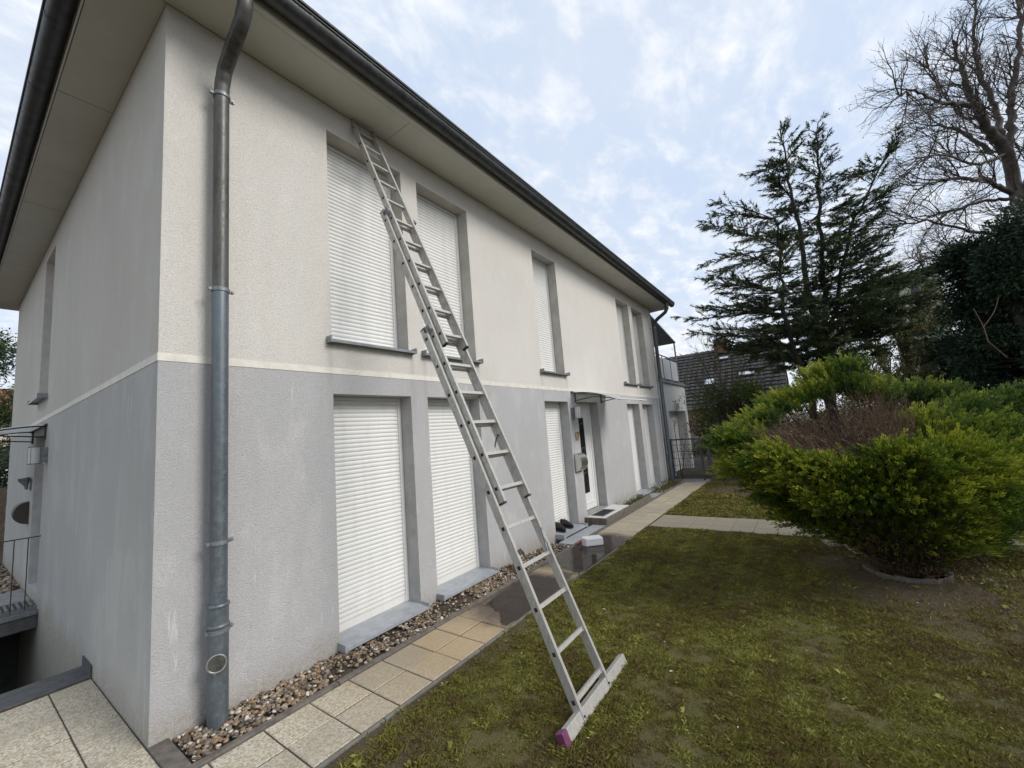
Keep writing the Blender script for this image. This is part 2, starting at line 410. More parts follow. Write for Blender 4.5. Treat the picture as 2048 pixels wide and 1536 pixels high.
M['ivy'] = leafmat('very_dark_evergreen_leaf', [(0.013, 0.026, 0.018), (0.026, 0.05, 0.03), (0.055, 0.09, 0.048)], 0.1, 0.5, 0.6)
M['olive'] = leafmat('olive_twig_leaf', [(0.05, 0.055, 0.018), (0.13, 0.13, 0.04), (0.24, 0.23, 0.08)], 0.25, 0.6, 0.6)
M['hedge'] = leafmat('garden_shrub_leaf', [(0.03, 0.055, 0.015), (0.09, 0.13, 0.03), (0.20, 0.24, 0.06)], 0.2, 0.5, 0.9)
M['redleaf'] = leafmat('copper_shrub_leaf', [(0.07, 0.055, 0.02), (0.16, 0.10, 0.035), (0.13, 0.15, 0.04)], 0.2, 0.5, 1.2)
M['blossom'] = leafmat('pink_blossom', [(0.42, 0.20, 0.22), (0.60, 0.40, 0.40), (0.70, 0.62, 0.58)], 0.2, 0.6, 2.0)
M['yellow'] = leafmat('yellow_petals', [(0.55, 0.45, 0.03), (0.65, 0.55, 0.05)], 0.2, 0.6, 2.0)
M['litter'] = leafmat('pale_fallen_petals', [(0.30, 0.24, 0.15), (0.55, 0.50, 0.42), (0.70, 0.67, 0.60)], 0.1, 0.7, 3.0)
M['bark'] = simple('dark_bark', (0.035, 0.03, 0.025), 0.95, 0, 0.25, 6, 0.8, 30)
M['bark_grey'] = simple('grey_bark', (0.115, 0.10, 0.085), 0.95, 0, 0.25, 4, 0.8, 25)
M['deadtwig'] = simple('dead_juniper_twig', (0.20, 0.13, 0.085), 0.95, 0, 0.2, 20)
M['deadmass'] = leafmat('dead_juniper_needle', [(0.035, 0.02, 0.013), (0.085, 0.048, 0.03), (0.13, 0.08, 0.05)], 0.0, 0.9, 3.0)
def pebble_mat(name, use_attr):
    t = NT(name)
    f = t.attr('tint') if use_attr else t.n('ShaderNodeObjectInfo').outputs['Random']
    r = t.n('ShaderNodeValToRGB'); r.color_ramp.interpolation = 'CONSTANT'; e = r.color_ramp.elements
    cols = [(0.12, 0.085, 0.055), (0.19, 0.135, 0.085), (0.28, 0.215, 0.145), (0.15, 0.125, 0.10), (0.38, 0.31, 0.22), (0.25, 0.15, 0.08), (0.09, 0.07, 0.055), (0.33, 0.22, 0.12), (0.56, 0.52, 0.46), (0.24, 0.20, 0.165)]
    e[0].color = (*cols[0], 1); e[0].position = 0; e[1].position = 0.1; e[1].color = (*cols[1], 1)
    for i in range(2, 10):
        q = e.new(i / 10); q.color = (*cols[i], 1)
    t.l(f, r.inputs[0]); t.col(t.mix(t.rng(t.noise(60, 3), 0.35, 0.7, 0, 0.35), r.outputs[0], (0.10, 0.08, 0.06)))
    t.rough(0.6); return t.m
M['pebble'] = pebble_mat('river_pebble', False); M['pebble_mass'] = pebble_mat('river_pebble_mass', True)
t = NT('clear_acrylic'); t.col((0.85, 0.87, 0.86)); t.rough(0.15)
tr = t.n('ShaderNodeBsdfTranslucent'); tr.inputs[0].default_value = (0.9, 0.92, 0.92, 1); mx = t.n('ShaderNodeMixShader'); mx.inputs[0].default_value = 0.6
tp = t.n('ShaderNodeBsdfTransparent'); m2 = t.n('ShaderNodeMixShader'); m2.inputs[0].default_value = 0.08
t.l(t.b.outputs[0], mx.inputs[1]); t.l(tr.outputs[0], mx.inputs[2]); t.l(mx.outputs[0], m2.inputs[1]); t.l(tp.outputs[0], m2.inputs[2]); t.l(m2.outputs[0], t.t.nodes['Material Output'].inputs[0])
M['acrylic'] = t.m
t = NT('milk_glass'); t.col((0.66, 0.68, 0.70)); t.rough(0.3); M['milk'] = t.m
t = NT('dark_door_glass'); t.col((0.015, 0.017, 0.019)); t.rough(0.08); M['glass'] = t.m
t = NT('skylight_glass'); t.col((0.5, 0.55, 0.62)); t.rough(0.05); t.b.inputs['Metallic'].default_value = 0.9; M['skylight'] = t.m
t = NT('canister_plastic'); t.col((0.74, 0.76, 0.78)); t.rough(0.4); t.b.inputs['Transmission Weight'].default_value = 0.15; M['canister'] = t.m
t = NT('lamp_shade_plastic'); t.col((0.52, 0.53, 0.52)); t.rough(0.3); M['shade'] = t.m
# tree skeletons, world coordinates in metres
BARE_LIMBS = [([(21.15, -10.07, 0.48), (20.88, -10.26, 3.21), (20.62, -10.38, 5.6), (20.33, -10.43, 7.82), (19.96, -10.34, 9.91), (19.07, -9.76, 10.7), (18.49, -9.43, 11.35), (18.09, -9.22, 12.25), (17.7, -9.07, 13.32)], 0.42, 0.06), ([(20.14, -10.32, 8.62), (19.29, -9.69, 8.79), (18.4, -8.97, 8.86), (17.43, -8.09, 8.73), (16.69, -7.33, 8.42)], 0.13, 0.03), ([(20.2, -10.35, 8.34), (20.14, -9.79, 8.55), (19.94, -8.78, 8.44), (19.67, -8.06, 8.44)], 0.1, 0.025), ([(19.68, -9.96, 9.99), (19.64, -9.41, 10.99), (19.69, -8.9, 11.62), (19.68, -8.4, 11.78)], 0.11, 0.025), ([(18.46, -9.38, 11.31), (17.31, -8.42, 11.2), (16.53, -7.73, 11.48), (16.13, -7.31, 11.32)], 0.1, 0.02), ([(20.46, -10.47, 7.13), (19.85, -9.32, 7.4), (19.06, -7.97, 8.02), (18.19, -6.57, 7.97)], 0.1, 0.02), ([(19.96, -10.34, 9.91), (20.3, -10.73, 11.19), (20.24, -10.81, 11.97), (20.46, -11.22, 13.32), (20.57, -11.57, 15.14), (20.52, -11.74, 17.17)], 0.2, 0.05), ([(19.92, -10.3, 10.06), (20.6, -10.52, 11.5), (20.76, -10.57, 12.33), (20.87, -10.46, 13.6), (20.96, -10.61, 15.36), (21.07, -10.98, 17.31)], 0.17, 0.04), ([(20.27, -10.38, 8.0), (19.94, -11.13, 9.67), (19.74, -11.81, 11.84), (19.38, -12.17, 14.35)], 0.25, 0.06), ([(20.39, -10.47, 7.65), (21.96, -11.45, 10.04), (22.97, -12.4, 12.79), (23.38, -12.93, 15.98)], 0.2, 0.05), ([(20.65, -10.38, 5.42), (21.95, -12.01, 6.94), (23.07, -13.68, 8.23), (23.82, -14.98, 9.34)], 0.18, 0.04), ([(18.78, -9.59, 10.96), (19.33, -9.28, 11.67), (19.44, -8.92, 13.43), (19.42, -8.69, 14.07)], 0.07, 0.02), ([(19.96, -10.34, 9.91), (18.04, -9.04, 9.13), (16.63, -8.09, 9.17), (15.56, -7.21, 8.89)], 0.08, 0.02), ([(20.57, -11.57, 15.14), (19.8, -11.09, 16.38), (18.84, -10.31, 17.44)], 0.06, 0.02), ([(20.49, -10.4, 6.62), (20.99, -9.72, 6.64), (20.84, -8.75, 7.2), (20.51, -7.71, 6.94)], 0.07, 0.02)]
CONIFER_TRUNKS = [([(14.44, -4.21, 1.15), (14.25, -4.25, 2.61), (14.05, -4.19, 3.65), (13.85, -4.17, 4.97), (13.56, -4.16, 6.89), (13.29, -4.12, 8.51), (13.06, -4.11, 10.05)], 0.17, 0.012), ([(14.34, -4.26, 2.02), (14.56, -4.35, 3.53), (14.57, -4.51, 5.05), (14.54, -4.7, 7.05), (14.42, -4.88, 8.72), (14.31, -5.06, 10.38)], 0.15, 0.012), ([(13.69, -3.87, 1.2), (13.31, -3.74, 2.34), (13.04, -3.6, 3.48), (12.69, -3.5, 4.6), (12.55, -3.6, 5.98), (12.55, -3.65, 7.14)], 0.12, 0.012), ([(14.45, -4.4, 3.66), (14.53, -4.78, 4.97), (14.67, -5.38, 6.85), (14.95, -6.06, 8.28), (15.35, -6.91, 9.62)], 0.1, 0.012)]
CONIFER_TIPS = [(10.43, -2.14, 6.68), (11.78, -2.26, 7.52), (12.84, -1.6, 6.55), (10.84, -1.97, 5.42), (12.05, -1.62, 4.93), (12.69, -0.59, 5.01), (10.98, -1.41, 4.13), (12.49, -1.56, 3.95), (14.19, -2.03, 4.08), (12.4, -2.81, 3.55), (12.94, -2.02, 5.49), (10.95, -2.74, 6.03), (12.28, -2.95, 7.46), (13.56, -3.18, 9.23), (11.54, -3.56, 8.33), (13.73, -3.72, 3.55), (16.14, -5.49, 5.15), (13.97, -5.84, 5.13), (15.15, -5.81, 6.39), (17.17, -6.46, 5.13), (14.17, -5.37, 3.87), (15.31, -4.96, 3.51), (13.28, -5.59, 3.94), (15.24, -6.59, 4.81), (17.03, -7.31, 5.52), (13.69, -6.16, 6.21), (14.9, -6.14, 7.28), (15.75, -5.76, 9.14), (13.44, -4.67, 3.06), (16.2, -6.93, 4.63), (18.15, -7.92, 5.56), (15.63, -7.76, 5.46), (16.39, -6.61, 4.12), (14.0, -6.72, 4.48), (14.87, -5.88, 3.94), (17.52, -7.86, 4.84)]
JUNIPER_LOBES = [(4.27, -3.0, 1.47, 0.24), (4.21, -3.02, 1.16, 0.22), (4.03, -3.31, 1.28, 0.24), (3.97, -3.54, 1.09, 0.26), (4.03, -3.81, 1.15, 0.24), (4.29, -3.93, 0.86, 0.3), (4.35, -3.33, 0.88, 0.22), (4.45, -3.6, 0.67, 0.26), (4.6, -4.16, 0.67, 0.3), (4.33, -4.39, 1.09, 0.3), (4.62, -4.65, 1.19, 0.3), (4.94, -4.89, 1.01, 0.32), (5.28, -5.22, 1.1, 0.34), (5.03, -4.57, 0.55, 0.3), (5.41, -4.93, 0.54, 0.3), (5.89, -5.28, 0.61, 0.3), (4.93, -3.88, 0.4, 0.22), (4.45, -3.44, 0.71, 0.22), (4.45, -3.75, 0.58, 0.26), (5.42, -4.05, 0.37, 0.3), (4.87, -4.24, 0.44, 0.26), (5.05, -4.48, 0.39, 0.26), (5.3, -4.75, 0.4, 0.28), (5.78, -5.07, 0.36, 0.28), (6.07, -4.61, 0.38, 0.35), (6.38, -5.07, 0.46, 0.35), (6.18, -5.46, 0.35, 0.3), (5.73, -4.24, 0.9, 0.3), (5.27, -3.91, 0.73, 0.3), (4.64, -3.24, 0.99, 0.26), (4.69, -3.03, 1.27, 0.24), (5.14, -4.15, 0.29, 0.2), (5.09, -4.23, 0.21, 0.2), (5.24, -4.44, 0.16, 0.2), (4.89, -4.36, 0.47, 0.28), (4.82, -4.08, 0.44, 0.25), (5.24, -4.65, 0.33, 0.25), (5.31, -4.39, 0.24, 0.22), (5.5, -4.65, 0.22, 0.18), (4.89, -3.22, 1.66, 0.2), (5.3, -3.47, 1.78, 0.22), (5.54, -3.87, 2.12, 0.22), (5.57, -4.1, 2.17, 0.2), (5.39, -3.61, 1.89, 0.2), (5.41, -3.82, 1.93, 0.2), (5.47, -4.09, 1.96, 0.2), (5.76, -4.32, 1.91, 0.2), (4.57, -3.07, 1.51, 0.22), (5.35, -3.37, 1.82, 0.18), (4.36, -4.39, 0.86, 0.3), (4.12, -4.07, 0.94, 0.28), (3.92, -3.77, 0.92, 0.24), (4.6, -4.73, 0.88, 0.3), (4.08, -4.24, 1.25, 0.24), (3.94, -3.51, 1.19, 0.22), (6.05, -4.36, 1.85, 0.26), (6.31, -4.72, 1.82, 0.26), (6.39, -5.0, 1.76, 0.26), (5.77, -4.76, 1.46, 0.28), (6.14, -5.13, 1.56, 0.28), (5.54, -4.93, 1.32, 0.28), (6.35, -5.42, 1.56, 0.28), (6.36, -5.63, 1.65, 0.26), (6.22, -5.73, 1.37, 0.36), (5.61, -5.2, 1.33, 0.28), (6.31, -5.76, 0.87, 0.34), (6.55, -5.67, 0.56, 0.26), (6.39, -4.58, 1.38, 0.3), (6.22, -4.75, 0.83, 0.35), (6.65, -5.35, 0.83, 0.4)]
JUNIPER_TWIGS = [(4.24, -3.31, 1.51), (4.18, -3.36, 1.39), (4.71, -3.45, 1.53), (4.54, -3.54, 1.43), (4.96, -3.64, 1.57), (4.67, -3.7, 1.36), (5.1, -3.82, 1.49), (5.2, -3.98, 1.59), (5.1, -4.02, 1.65), (5.29, -4.13, 1.69), (5.35, -4.23, 1.74), (5.4, -4.32, 1.85), (5.49, -4.41, 1.66), (5.43, -4.47, 1.55), (4.53, -3.36, 1.44), (4.97, -3.63, 1.45), (5.19, -3.79, 1.55), (5.02, -3.55, 1.57), (4.77, -3.36, 1.54), (4.55, -3.21, 1.44), (4.94, -4.12, 1.53), (5.03, -4.25, 1.47), (4.15, -3.49, 1.33), (4.26, -3.64, 1.27), (4.5, -3.82, 1.34)]

# ------------------------------------------------------------------ ground
m = MB(); xs = [-400, -1.7, 0.3, 400]; ys = [-400, 1.9, 6.6, 400]
for i in range(3):
    for j in range(3):
        if i == 1 and j == 1: continue
        m.quad((xs[i], ys[j], -.06), (xs[i + 1], ys[j], -.06), (xs[i + 1], ys[j + 1], -.06), (xs[i], ys[j + 1], -.06))
tag(m.obj('ground', M['soil']), kind='structure')

# basement stairwell beside the left wall
m = MB()
m.box((-1.7, 1.7, -2.5), (-1.55, 6.8, -.02)); m.box((-1.55, 1.7, -2.5), (0, 1.85, -.02)); m.box((-1.55, 6.5, -2.5), (-.002, 6.65, -.06))
m.box((-1.7, 1.7, -2.62), (0, 6.8, -2.5))
well = tag(m.obj('stairwell', M['pitwall']), kind='structure')
for k in range(5):
    inst('step', MB().box((-1.55, 1.85 + k * .28, -2.5), (-.005, 2.13 + k * .28, -.45 - k * .42)).mesh('step', M['pitwall']), well)

# ------------------------------------------------------------------ lawn
def fbm2(x, y, seed, f0=1.0, oct=4):
    r = np.random.default_rng(seed); s = np.zeros_like(x); a = 1.0; tot = 0
    for o in range(oct):
        for q in range(3):
            th = r.uniform(0, 6.28); ph = r.uniform(0, 6.28); f = f0 * (1.9 ** o) * r.uniform(.8, 1.25)
            s += a * np.sin((x * np.cos(th) + y * np.sin(th)) * f + ph + 1.3 * np.sin((x * np.sin(th * 2) + y * np.cos(th * 3)) * f * .6 + ph * 2)); tot += a * .8
        a *= .62
    return s / tot
def bare(x, y):
    b = np.exp(-(((x - 5.1) / 1.1) ** 2 + ((y + 4.3) / 1.0) ** 2) ** 1.3) * 1.1
    b = np.maximum(b, np.exp(-(((x - 4.1) / 1.1) ** 2 + ((y + 4.4) / .9) ** 2)) * .75)
    b = np.maximum(b, np.exp(-(((y + 1.12) / .16) ** 2)) * np.where((x < 2.6) & (x > .2), .85, .15))
    b = np.maximum(b, np.exp(-(((x - 1.15) / .7) ** 2 + ((y + 2.75) / .35) ** 2)) * .65)
    b = np.maximum(b, np.exp(-(((x - 10.6) / .9) ** 2 + ((y + 2.3) / 1.1) ** 2) ** 2) * 1.2)
    b = np.maximum(b, np.exp(-(((x - .75) / .35) ** 2 + ((y + 1.5) / .4) ** 2)) * .7)
    b = np.maximum(b, np.exp(-(((x - 2.9) / 1.2) ** 2 + ((y + 5.2) / 1.6) ** 2)) * .45)
    return b - .04 + fbm2(x, y, 3, 3.4, 4) * .20 + fbm2(x, y, 9, 14, 3) * .28
def lawn_z(x, y):
    return -.012 + fbm2(x, y, 5, 1.1, 3) * .008 + fbm2(x, y, 6, 6, 3) * .004
def crossx(y):   # near and far edge of the cross path at this y
    k = np.clip((-3.4 - y) / 2.2, 0, 1.6)
    return 6.45 + 0.0 * k, 7.40 + .25 * k
def grid_mesh(name, x0, x1, y0, y1, step):
    nx = int((x1 - x0) / step) + 1; ny = int((y1 - y0) / step) + 1
    X, Y = np.meshgrid(np.linspace(x0, x1, nx), np.linspace(y0, y1, ny)); X = X.ravel(); Y = Y.ravel()
    V = np.stack([X, Y, lawn_z(X, Y)], 1)
    i = (np.arange(ny - 1)[:, None] * nx + np.arange(nx - 1)[None]).ravel()
    F = np.stack([i, i + 1, i + nx + 1, i + nx], 1)
    tint = np.clip(bare(X, Y) * 1.3 - .25, 0, 1)
    o = bpy.data.objects.new(name, npmesh(name, V, F, M['turf'], None, True, tint)); COL.objects.link(o)
    return tag(o, kind='structure')
grid_mesh('lawn', -3.0, 6.44, -9.0, -1.135, .07)
grid_mesh('lawn', 7.44, 12.0, -9.0, -1.135, .09)
def blades(name, n, x0, x1, y0, y1, h, w, seed, near=None):
    r = np.random.default_rng(seed)
    x = r.uniform(x0, x1, n); y = r.uniform(y0, y1, n)
    if near is not None:      # thin out with distance from where the lawn is seen close
        d = np.hypot(x + .87, y + 3.64); keep = r.uniform(0, 1, n) < np.clip((near / np.maximum(d, .5)) ** 1.6, .05, 1); x = x[keep]; y = y[keep]
    b = bare(x, y); k = r.uniform(0, 1, len(x)) > np.clip(b * 1.25 - .05, 0, .96); x = x[k]; y = y[k]; b = b[k]; n = len(x)
    d = np.hypot(x + .87, y + 3.64); far = np.clip(d / 3.2, 1, 3)
    lush = np.clip(.75 + fbm2(x, y, 21, 6, 4) * .6 + fbm2(x, y, 34, 30, 2) * .5, .25, 1.9)
    hh = h * lush * r.uniform(.5, 1.3, n) * (.8 + .2 * far); ww = w * r.uniform(.7, 1.3, n) * far
    a = r.uniform(0, 6.283, n); lean = r.uniform(.3, 1.5, n) * hh; la = r.uniform(0, 6.283, n)
    z = lawn_z(x, y) - .004
    ux, uy = np.cos(a) * ww / 2, np.sin(a) * ww / 2; lx, ly = np.cos(la) * lean, np.sin(la) * lean
    V = np.empty((n, 4, 3)); V[:, 0] = np.stack([x - ux, y - uy, z], 1); V[:, 1] = np.stack([x + ux, y + uy, z], 1)
    V[:, 2] = np.stack([x + ux * .7 + lx * .45, y + uy * .7 + ly * .45, z + hh * .7], 1); V[:, 3] = np.stack([x + lx, y + ly, z + hh], 1)
    i = np.arange(n)[:, None] * 4
    F = np.concatenate([i + np.array([[0, 1, 2]]), i + np.array([[0, 2, 3]])])
    tt = np.clip(r.normal(.46, .27, n) + fbm2(x, y, 31, 3.2, 4) * .18 + fbm2(x, y, 33, 26, 3) * .30 - np.clip(b, 0, 1) * .35, 0, 1)
    o = bpy.data.objects.new(name, npmesh(name, V.reshape(-1, 3), F, M['grass'], None, False, np.repeat(tt, 4))); COL.objects.link(o)
    return tag(o, 'short patchy green and straw coloured lawn grass beside the path', 'grass', kind='stuff')
blades('grass', 1500000, .3, 6.43, -6.4, -1.14, .027, .0048, 1, near=3.1)
tag(blades('grass', 150000, 7.46, 11.9, -6.5, -1.14, .028, .009, 2), 'short green grass between the cross path and the fence')

r = np.random.default_rng(40); V = []; F = []; T = []
for q in range(170):
    cx, cy = r.uniform(.6, 6.2), r.uniform(-5.6, -1.2); s0 = r.uniform(.015, .045); tt = r.uniform(.35, .9)
    for k in range(r.integers(5, 10)):
        a = r.uniform(0, 6.28); L = s0 * r.uniform(.6, 1.2); w = L * .22; b0 = len(V); ca, sa = math.cos(a), math.sin(a); zz0 = float(lawn_z(np.array([cx]), np.array([cy]))[0]) + .006
        for (u, v, dz) in ((0, 0, 0), (.5, 1, .45), (1.0, 0, .35), (.5, -1, .45)):
            V.append((cx + ca * L * u - sa * w * v, cy + sa * L * u + ca * w * v, zz0 + dz * L + .004)); T.append(tt)
        F.append((b0, b0 + 1, b0 + 2, b0 + 3))
o = bpy.data.objects.new('weeds', npmesh('weeds', V, F, M['grass'], None, False, T)); COL.objects.link(o)
tag(o, 'small flat rosettes of broad-leaved weeds scattered in the lawn', 'weeds', kind='stuff')

# fallen petals on the turf
n = 120; r = np.random.default_rng(4); V = []; F = []; T = []
for i in range(n):
    x, y = r.uniform(1.0, 6.2), r.uniform(-6, -1.2); z = .012 + lawn_z(np.array([x]), np.array([y]))[0]
    s = r.uniform(.005, .013) * (1.8 if i % 9 == 0 else 1); a = r.uniform(0, 6.28); b0 = len(V); tl = r.uniform(-.4, .4)
    for k, (u, v) in enumerate(((-1, -.3), (.1, -.5), (1, .2), (-.1, .5))):
        V.append((x + s * (u * math.cos(a) - v * math.sin(a)), y + s * (u * math.sin(a) + v * math.cos(a)), z + s * tl * u)); T.append(r.uniform(0, 1))
    F.append((b0, b0 + 1, b0 + 2, b0 + 3))
o = bpy.data.objects.new('fallen_petals', npmesh('fallen_petals', V, F, M['litter'], None, False, T)); COL.objects.link(o)
tag(o, 'pale fallen petals and leaf bits scattered over the lawn', 'petals', kind='stuff')

# a dandelion beside the path
d = empty('dandelion', (4.46, -1.24, 0)); tag(d, 'small yellow dandelion growing at the lawn edge by the wet paving', 'flower')
V = []; F = []
for q in range(3):
    cx, cy = 4.46 + (0, .05, -.06)[q], -1.24 + (0, -.03, .02)[q]
    for k in range(14):
        a = k * .449; b0 = len(V)
        for (rr, da, dz) in ((.002, 0, 0), (.011, -.2, .003), (.016, 0, .004), (.011, .2, .003)):
            V.append((cx + rr * math.cos(a + da), cy + rr * math.sin(a + da), .034 + dz))
        F.append((b0, b0 + 1, b0 + 2, b0 + 3))
o = bpy.data.objects.new('flower_head', npmesh('flower_head', V, F, M['yellow'], None, False, np.full(len(V), .5))); COL.objects.link(o); par(o, d)
mm = MB()
for q in range(3): mm.tube([(4.46 + (0, .05, -.06)[q], -1.24 + (0, -.03, .02)[q], -.01), (4.46 + (0, .05, -.06)[q], -1.24 + (0, -.03, .02)[q], .034)], .002, 4)
for k in range(9):
    a = k * .7; mm.add([(4.46, -1.24, .005), (4.46 + .03 * math.cos(a - .15), -1.24 + .03 * math.sin(a - .15), .02), (4.46 + .06 * math.cos(a), -1.24 + .06 * math.sin(a), .012), (4.46 + .03 * math.cos(a + .15), -1.24 + .03 * math.sin(a + .15), .02)], [(0, 1, 2, 3)])
o = mm.obj('leaf_rosette', M['grass'], d)

# ------------------------------------------------------------------ paving
path = tag(MB().box((-3.0, -1.13, -.05), (12.1, -.49, -.0055)).box((-3.0, -.49, -.05), (-.004, 1.64, -.0055)).obj('path', M['soil']), kind='structure')
def tile_mesh(w, d, mat, h=.05):
    b = .005; mb = MB()
    mb.add([(-w / 2, -d / 2, -h), (w / 2, -d / 2, -h), (w / 2, d / 2, -h), (-w / 2, d / 2, -h),
            (-w / 2, -d / 2, -b), (w / 2, -d / 2, -b), (w / 2, d / 2, -b), (-w / 2, d / 2, -b),
            (-w / 2 + b, -d / 2 + b, 0), (w / 2 - b, -d / 2 + b, 0), (w / 2 - b, d / 2 - b, 0), (-w / 2 + b, d / 2 - b, 0)],
           [(0, 1, 5, 4), (1, 2, 6, 5), (2, 3, 7, 6), (3, 0, 4, 7), (4, 5, 9, 8), (5, 6, 10, 9), (6, 7, 11, 10), (7, 4, 8, 11), (8, 9, 10, 11)])
    return mb.mesh('paving_tile', mat)
TM = tile_mesh(.298, .298, M['slab'])
def tile(me, x, y, z=0.0, rz=0.0, parent=path, sc=(1, 1, 1)):
    return inst('paving_tile', me, parent, (x, y, z + R_.uniform(-.0025, .0025)), (R_.uniform(-.004, .004), R_.uniform(-.004, .004), rz + R_.uniform(-.004, .004)), sc)
for k in range(-10, 39):
    for j in range(2):
        tile(TM, .16 - .1535 + .307 * k, -.645 - .307 * j)
TC = tile_mesh(.238, .305, M['slab']); TD = tile_mesh(.299, .305, M['slab'])
for j in range(7):
    yy = 1.452 - .313 * j
    if yy < -.4: break
    tile(TC, -.126, yy)
    for i in range(8): tile(TD, -.402 - .307 * i, yy)
# cross path into the garden
cp = tag(MB().box((6.45, -3.3, -.05), (7.41, -1.136, -.0055)).add([(6.45, -3.3, -.0055), (7.41, -3.3, -.0055), (7.75, -5.2, -.0055), (7.95, -7.5, -.0055), (6.85, -7.5, -.0055), (6.5, -5.4, -.0055)], [(0, 1, 2, 3, 4, 5)]).obj('garden_path', M['soil']), kind='structure')
TF = tile_mesh(.312, .312, M['slab_far'])
for j in range(20):
    yy = -1.30 - .317 * j
    off = 0 if yy > -3.3 else (-3.3 - yy) * .13
    for i in range(3):
        tile(TF, 6.615 + .317 * i + off, yy, .002, -.0 if yy > -3.3 else .13, cp)
for i, (x, y) in enumerate(((6.25, -3.75), (5.98, -4.0), (6.3, -4.1), (6.33, -4.5), (6.02, -4.35), (6.55, -5.0))): tile(TF, x, y, .0, .3, cp)

# kerbs
gk = tag(empty('edging_kerb', (.01, -.46, 0)), 'narrow weathered brown concrete kerb along the gravel strip', 'kerb')
for k in range(12): MB().box((.012 + k * 1.0, -.485, -.1), (.006 + (k + 1) * 1.0, -.43, .012 + .002 * (k % 2))).obj('kerb_stone', M['kerb'], gk, False, .006)
tag(MB().box((-.005, -.428, -.1), (.10, -.004, .014)).obj('edging_kerb', M['kerb'], None, False, .006), 'short dark kerb stone at the house corner', 'kerb')
le = tag(empty('lawn_edging', (0, -1.12, 0)), 'thin grey edging stones between lawn and path', 'kerb')
for k in range(13): MB().box((-1 + k * .97, -1.136, -.1), (-1 + (k + 1) * .97 - .006, -1.112, .002)).obj('edging_stone', M['stone'], le, False, .004) if not (5.6 < -1 + k * .97 < 6.9) else None
tag(MB().box((-2.6, 1.64, -.06), (-.004, 2.0, .008)).obj('stairwell_coping', M['darkslate'], None, False, .005), 'dark grey coping on the near edge of the basement stairwell', 'coping')

# ------------------------------------------------------------------ gravel strip
def icos(sub, seed, flat):
    import bmesh
    bm = bmesh.new(); bmesh.ops.create_icosphere(bm, subdivisions=sub, radius=1.0)
    r = np.random.default_rng(seed); V = np.array([v.co[:] for v in bm.verts]); F = np.array([[v.index for v in f.verts] for f in bm.faces]); bm.free()
    V = V * (1 + .18 * np.sin(V[:, [1]] * 2.3 + seed) * np.cos(V[:, [0]] * 1.9 + seed * 2)); V[:, 0] *= 1.25; V[:, 2] *= flat; V[:, 1] *= .95
    return V, F
SH = [icos(2, s, f) for s, f in ((1, .62), (2, .55), (3, .7), (4, .5), (5, .66))]
gravel = tag(MB().add([(.10, -.43, -.03), (4.95, -.43, -.03), (4.95, 0, -.03), (.10, 0, -.03)], [(0, 1, 2, 3)]).add([(7.65, -.43, -.03), (12.1, -.43, -.03), (12.1, 0, -.03), (7.65, 0, -.03)], [(0, 1, 2, 3)]).obj('gravel_bed', M['soil']), kind='structure')
r = np.random.default_rng(8); pts = []
def fill(x0, x1, y0, y1, n, s0, s1, z0=0.0):
    x = r.uniform(x0, x1, n); y = r.uniform(y0, y1, n)
    b = fbm2(x, y, 14, 4.5, 3)
    for i in range(n):
        if b[i] > .50 and r.uniform() < .75: continue      # bare soily spots
        s = r.uniform(s0, s1) * (1.25 if r.uniform() < .1 else 1)
        pts.append((x[i], y[i], z0 - .024 + r.uniform(0, .026), s))
fill(.12, 1.6, -.415, -.012, 1500, .009, .0165); fill(1.6, 4.97, -.415, -.012, 2500, .009, .016)
fill(7.7, 12.1, -.41, -.03, 500, .010, .017)
pts.sort(key=lambda p: (p[0] + .87) ** 2 + (p[1] + 3.64) ** 2)
pm = [npmesh('pebble', SH[k][0], SH[k][1], M['pebble'], None, True) for k in range(5)]
for i, p in enumerate(sorted(pts[:620], key=lambda q: -(q[3] + q[2] * .6))[:290]):
    inst('pebble', pm[i % 5], gravel, (p[0], p[1], p[2] + .006), (r.uniform(-.5, .5), r.uniform(-.5, .5), r.uniform(0, 6.3)), (p[3],) * 3)
used = set(id(p) for p in sorted(pts[:620], key=lambda q: -(q[3] + q[2] * .6))[:290])
def pebble_mass(name, P, parent, seed):
    r = np.random.default_rng(seed); Vs = []; Fs = []; T = []; b = 0
    for p in P:
        V, F = SH[r.integers(5)]; e = r.uniform(-.6, .6, 2); rz = r.uniform(0, 6.28)
        cz, sz = math.cos(rz), math.sin(rz); cx, sx = math.cos(e[0]), math.sin(e[0])
        Rm = np.array([[cz, -sz, 0], [sz, cz, 0], [0, 0, 1]]) @ np.array([[1, 0, 0], [0, cx, -sx], [0, sx, cx]])
        Vs.append(V * p[3] @ Rm.T + np.array(p[:3])); Fs.append(F + b); b += len(V); T.append(np.full(len(V), r.uniform()))
    o = bpy.data.objects.new(name, npmesh(name, np.concatenate(Vs), np.concatenate(Fs), M['pebble_mass'], None, True, np.concatenate(T))); COL.objects.link(o); par(o, parent)
    return tag(o, kind='stuff')
pebble_mass('pebbles', [p for p in pts if id(p) not in used], gravel, 3)
g2 = tag(MB().add([(-1.5, 6.6, -.03), (0, 6.6, -.03), (0, 10.2, -.03), (-1.5, 10.2, -.03)], [(0, 1, 2, 3)]).obj('gravel_bed', M['soil']), kind='structure')
P2 = [(r.uniform(-.9, -.01), r.uniform(6.6, 9.8), r.uniform(-.02, .015), r.uniform(.02, .035)) for _ in range(900)]
pebble_mass('pebbles', P2, g2, 5)

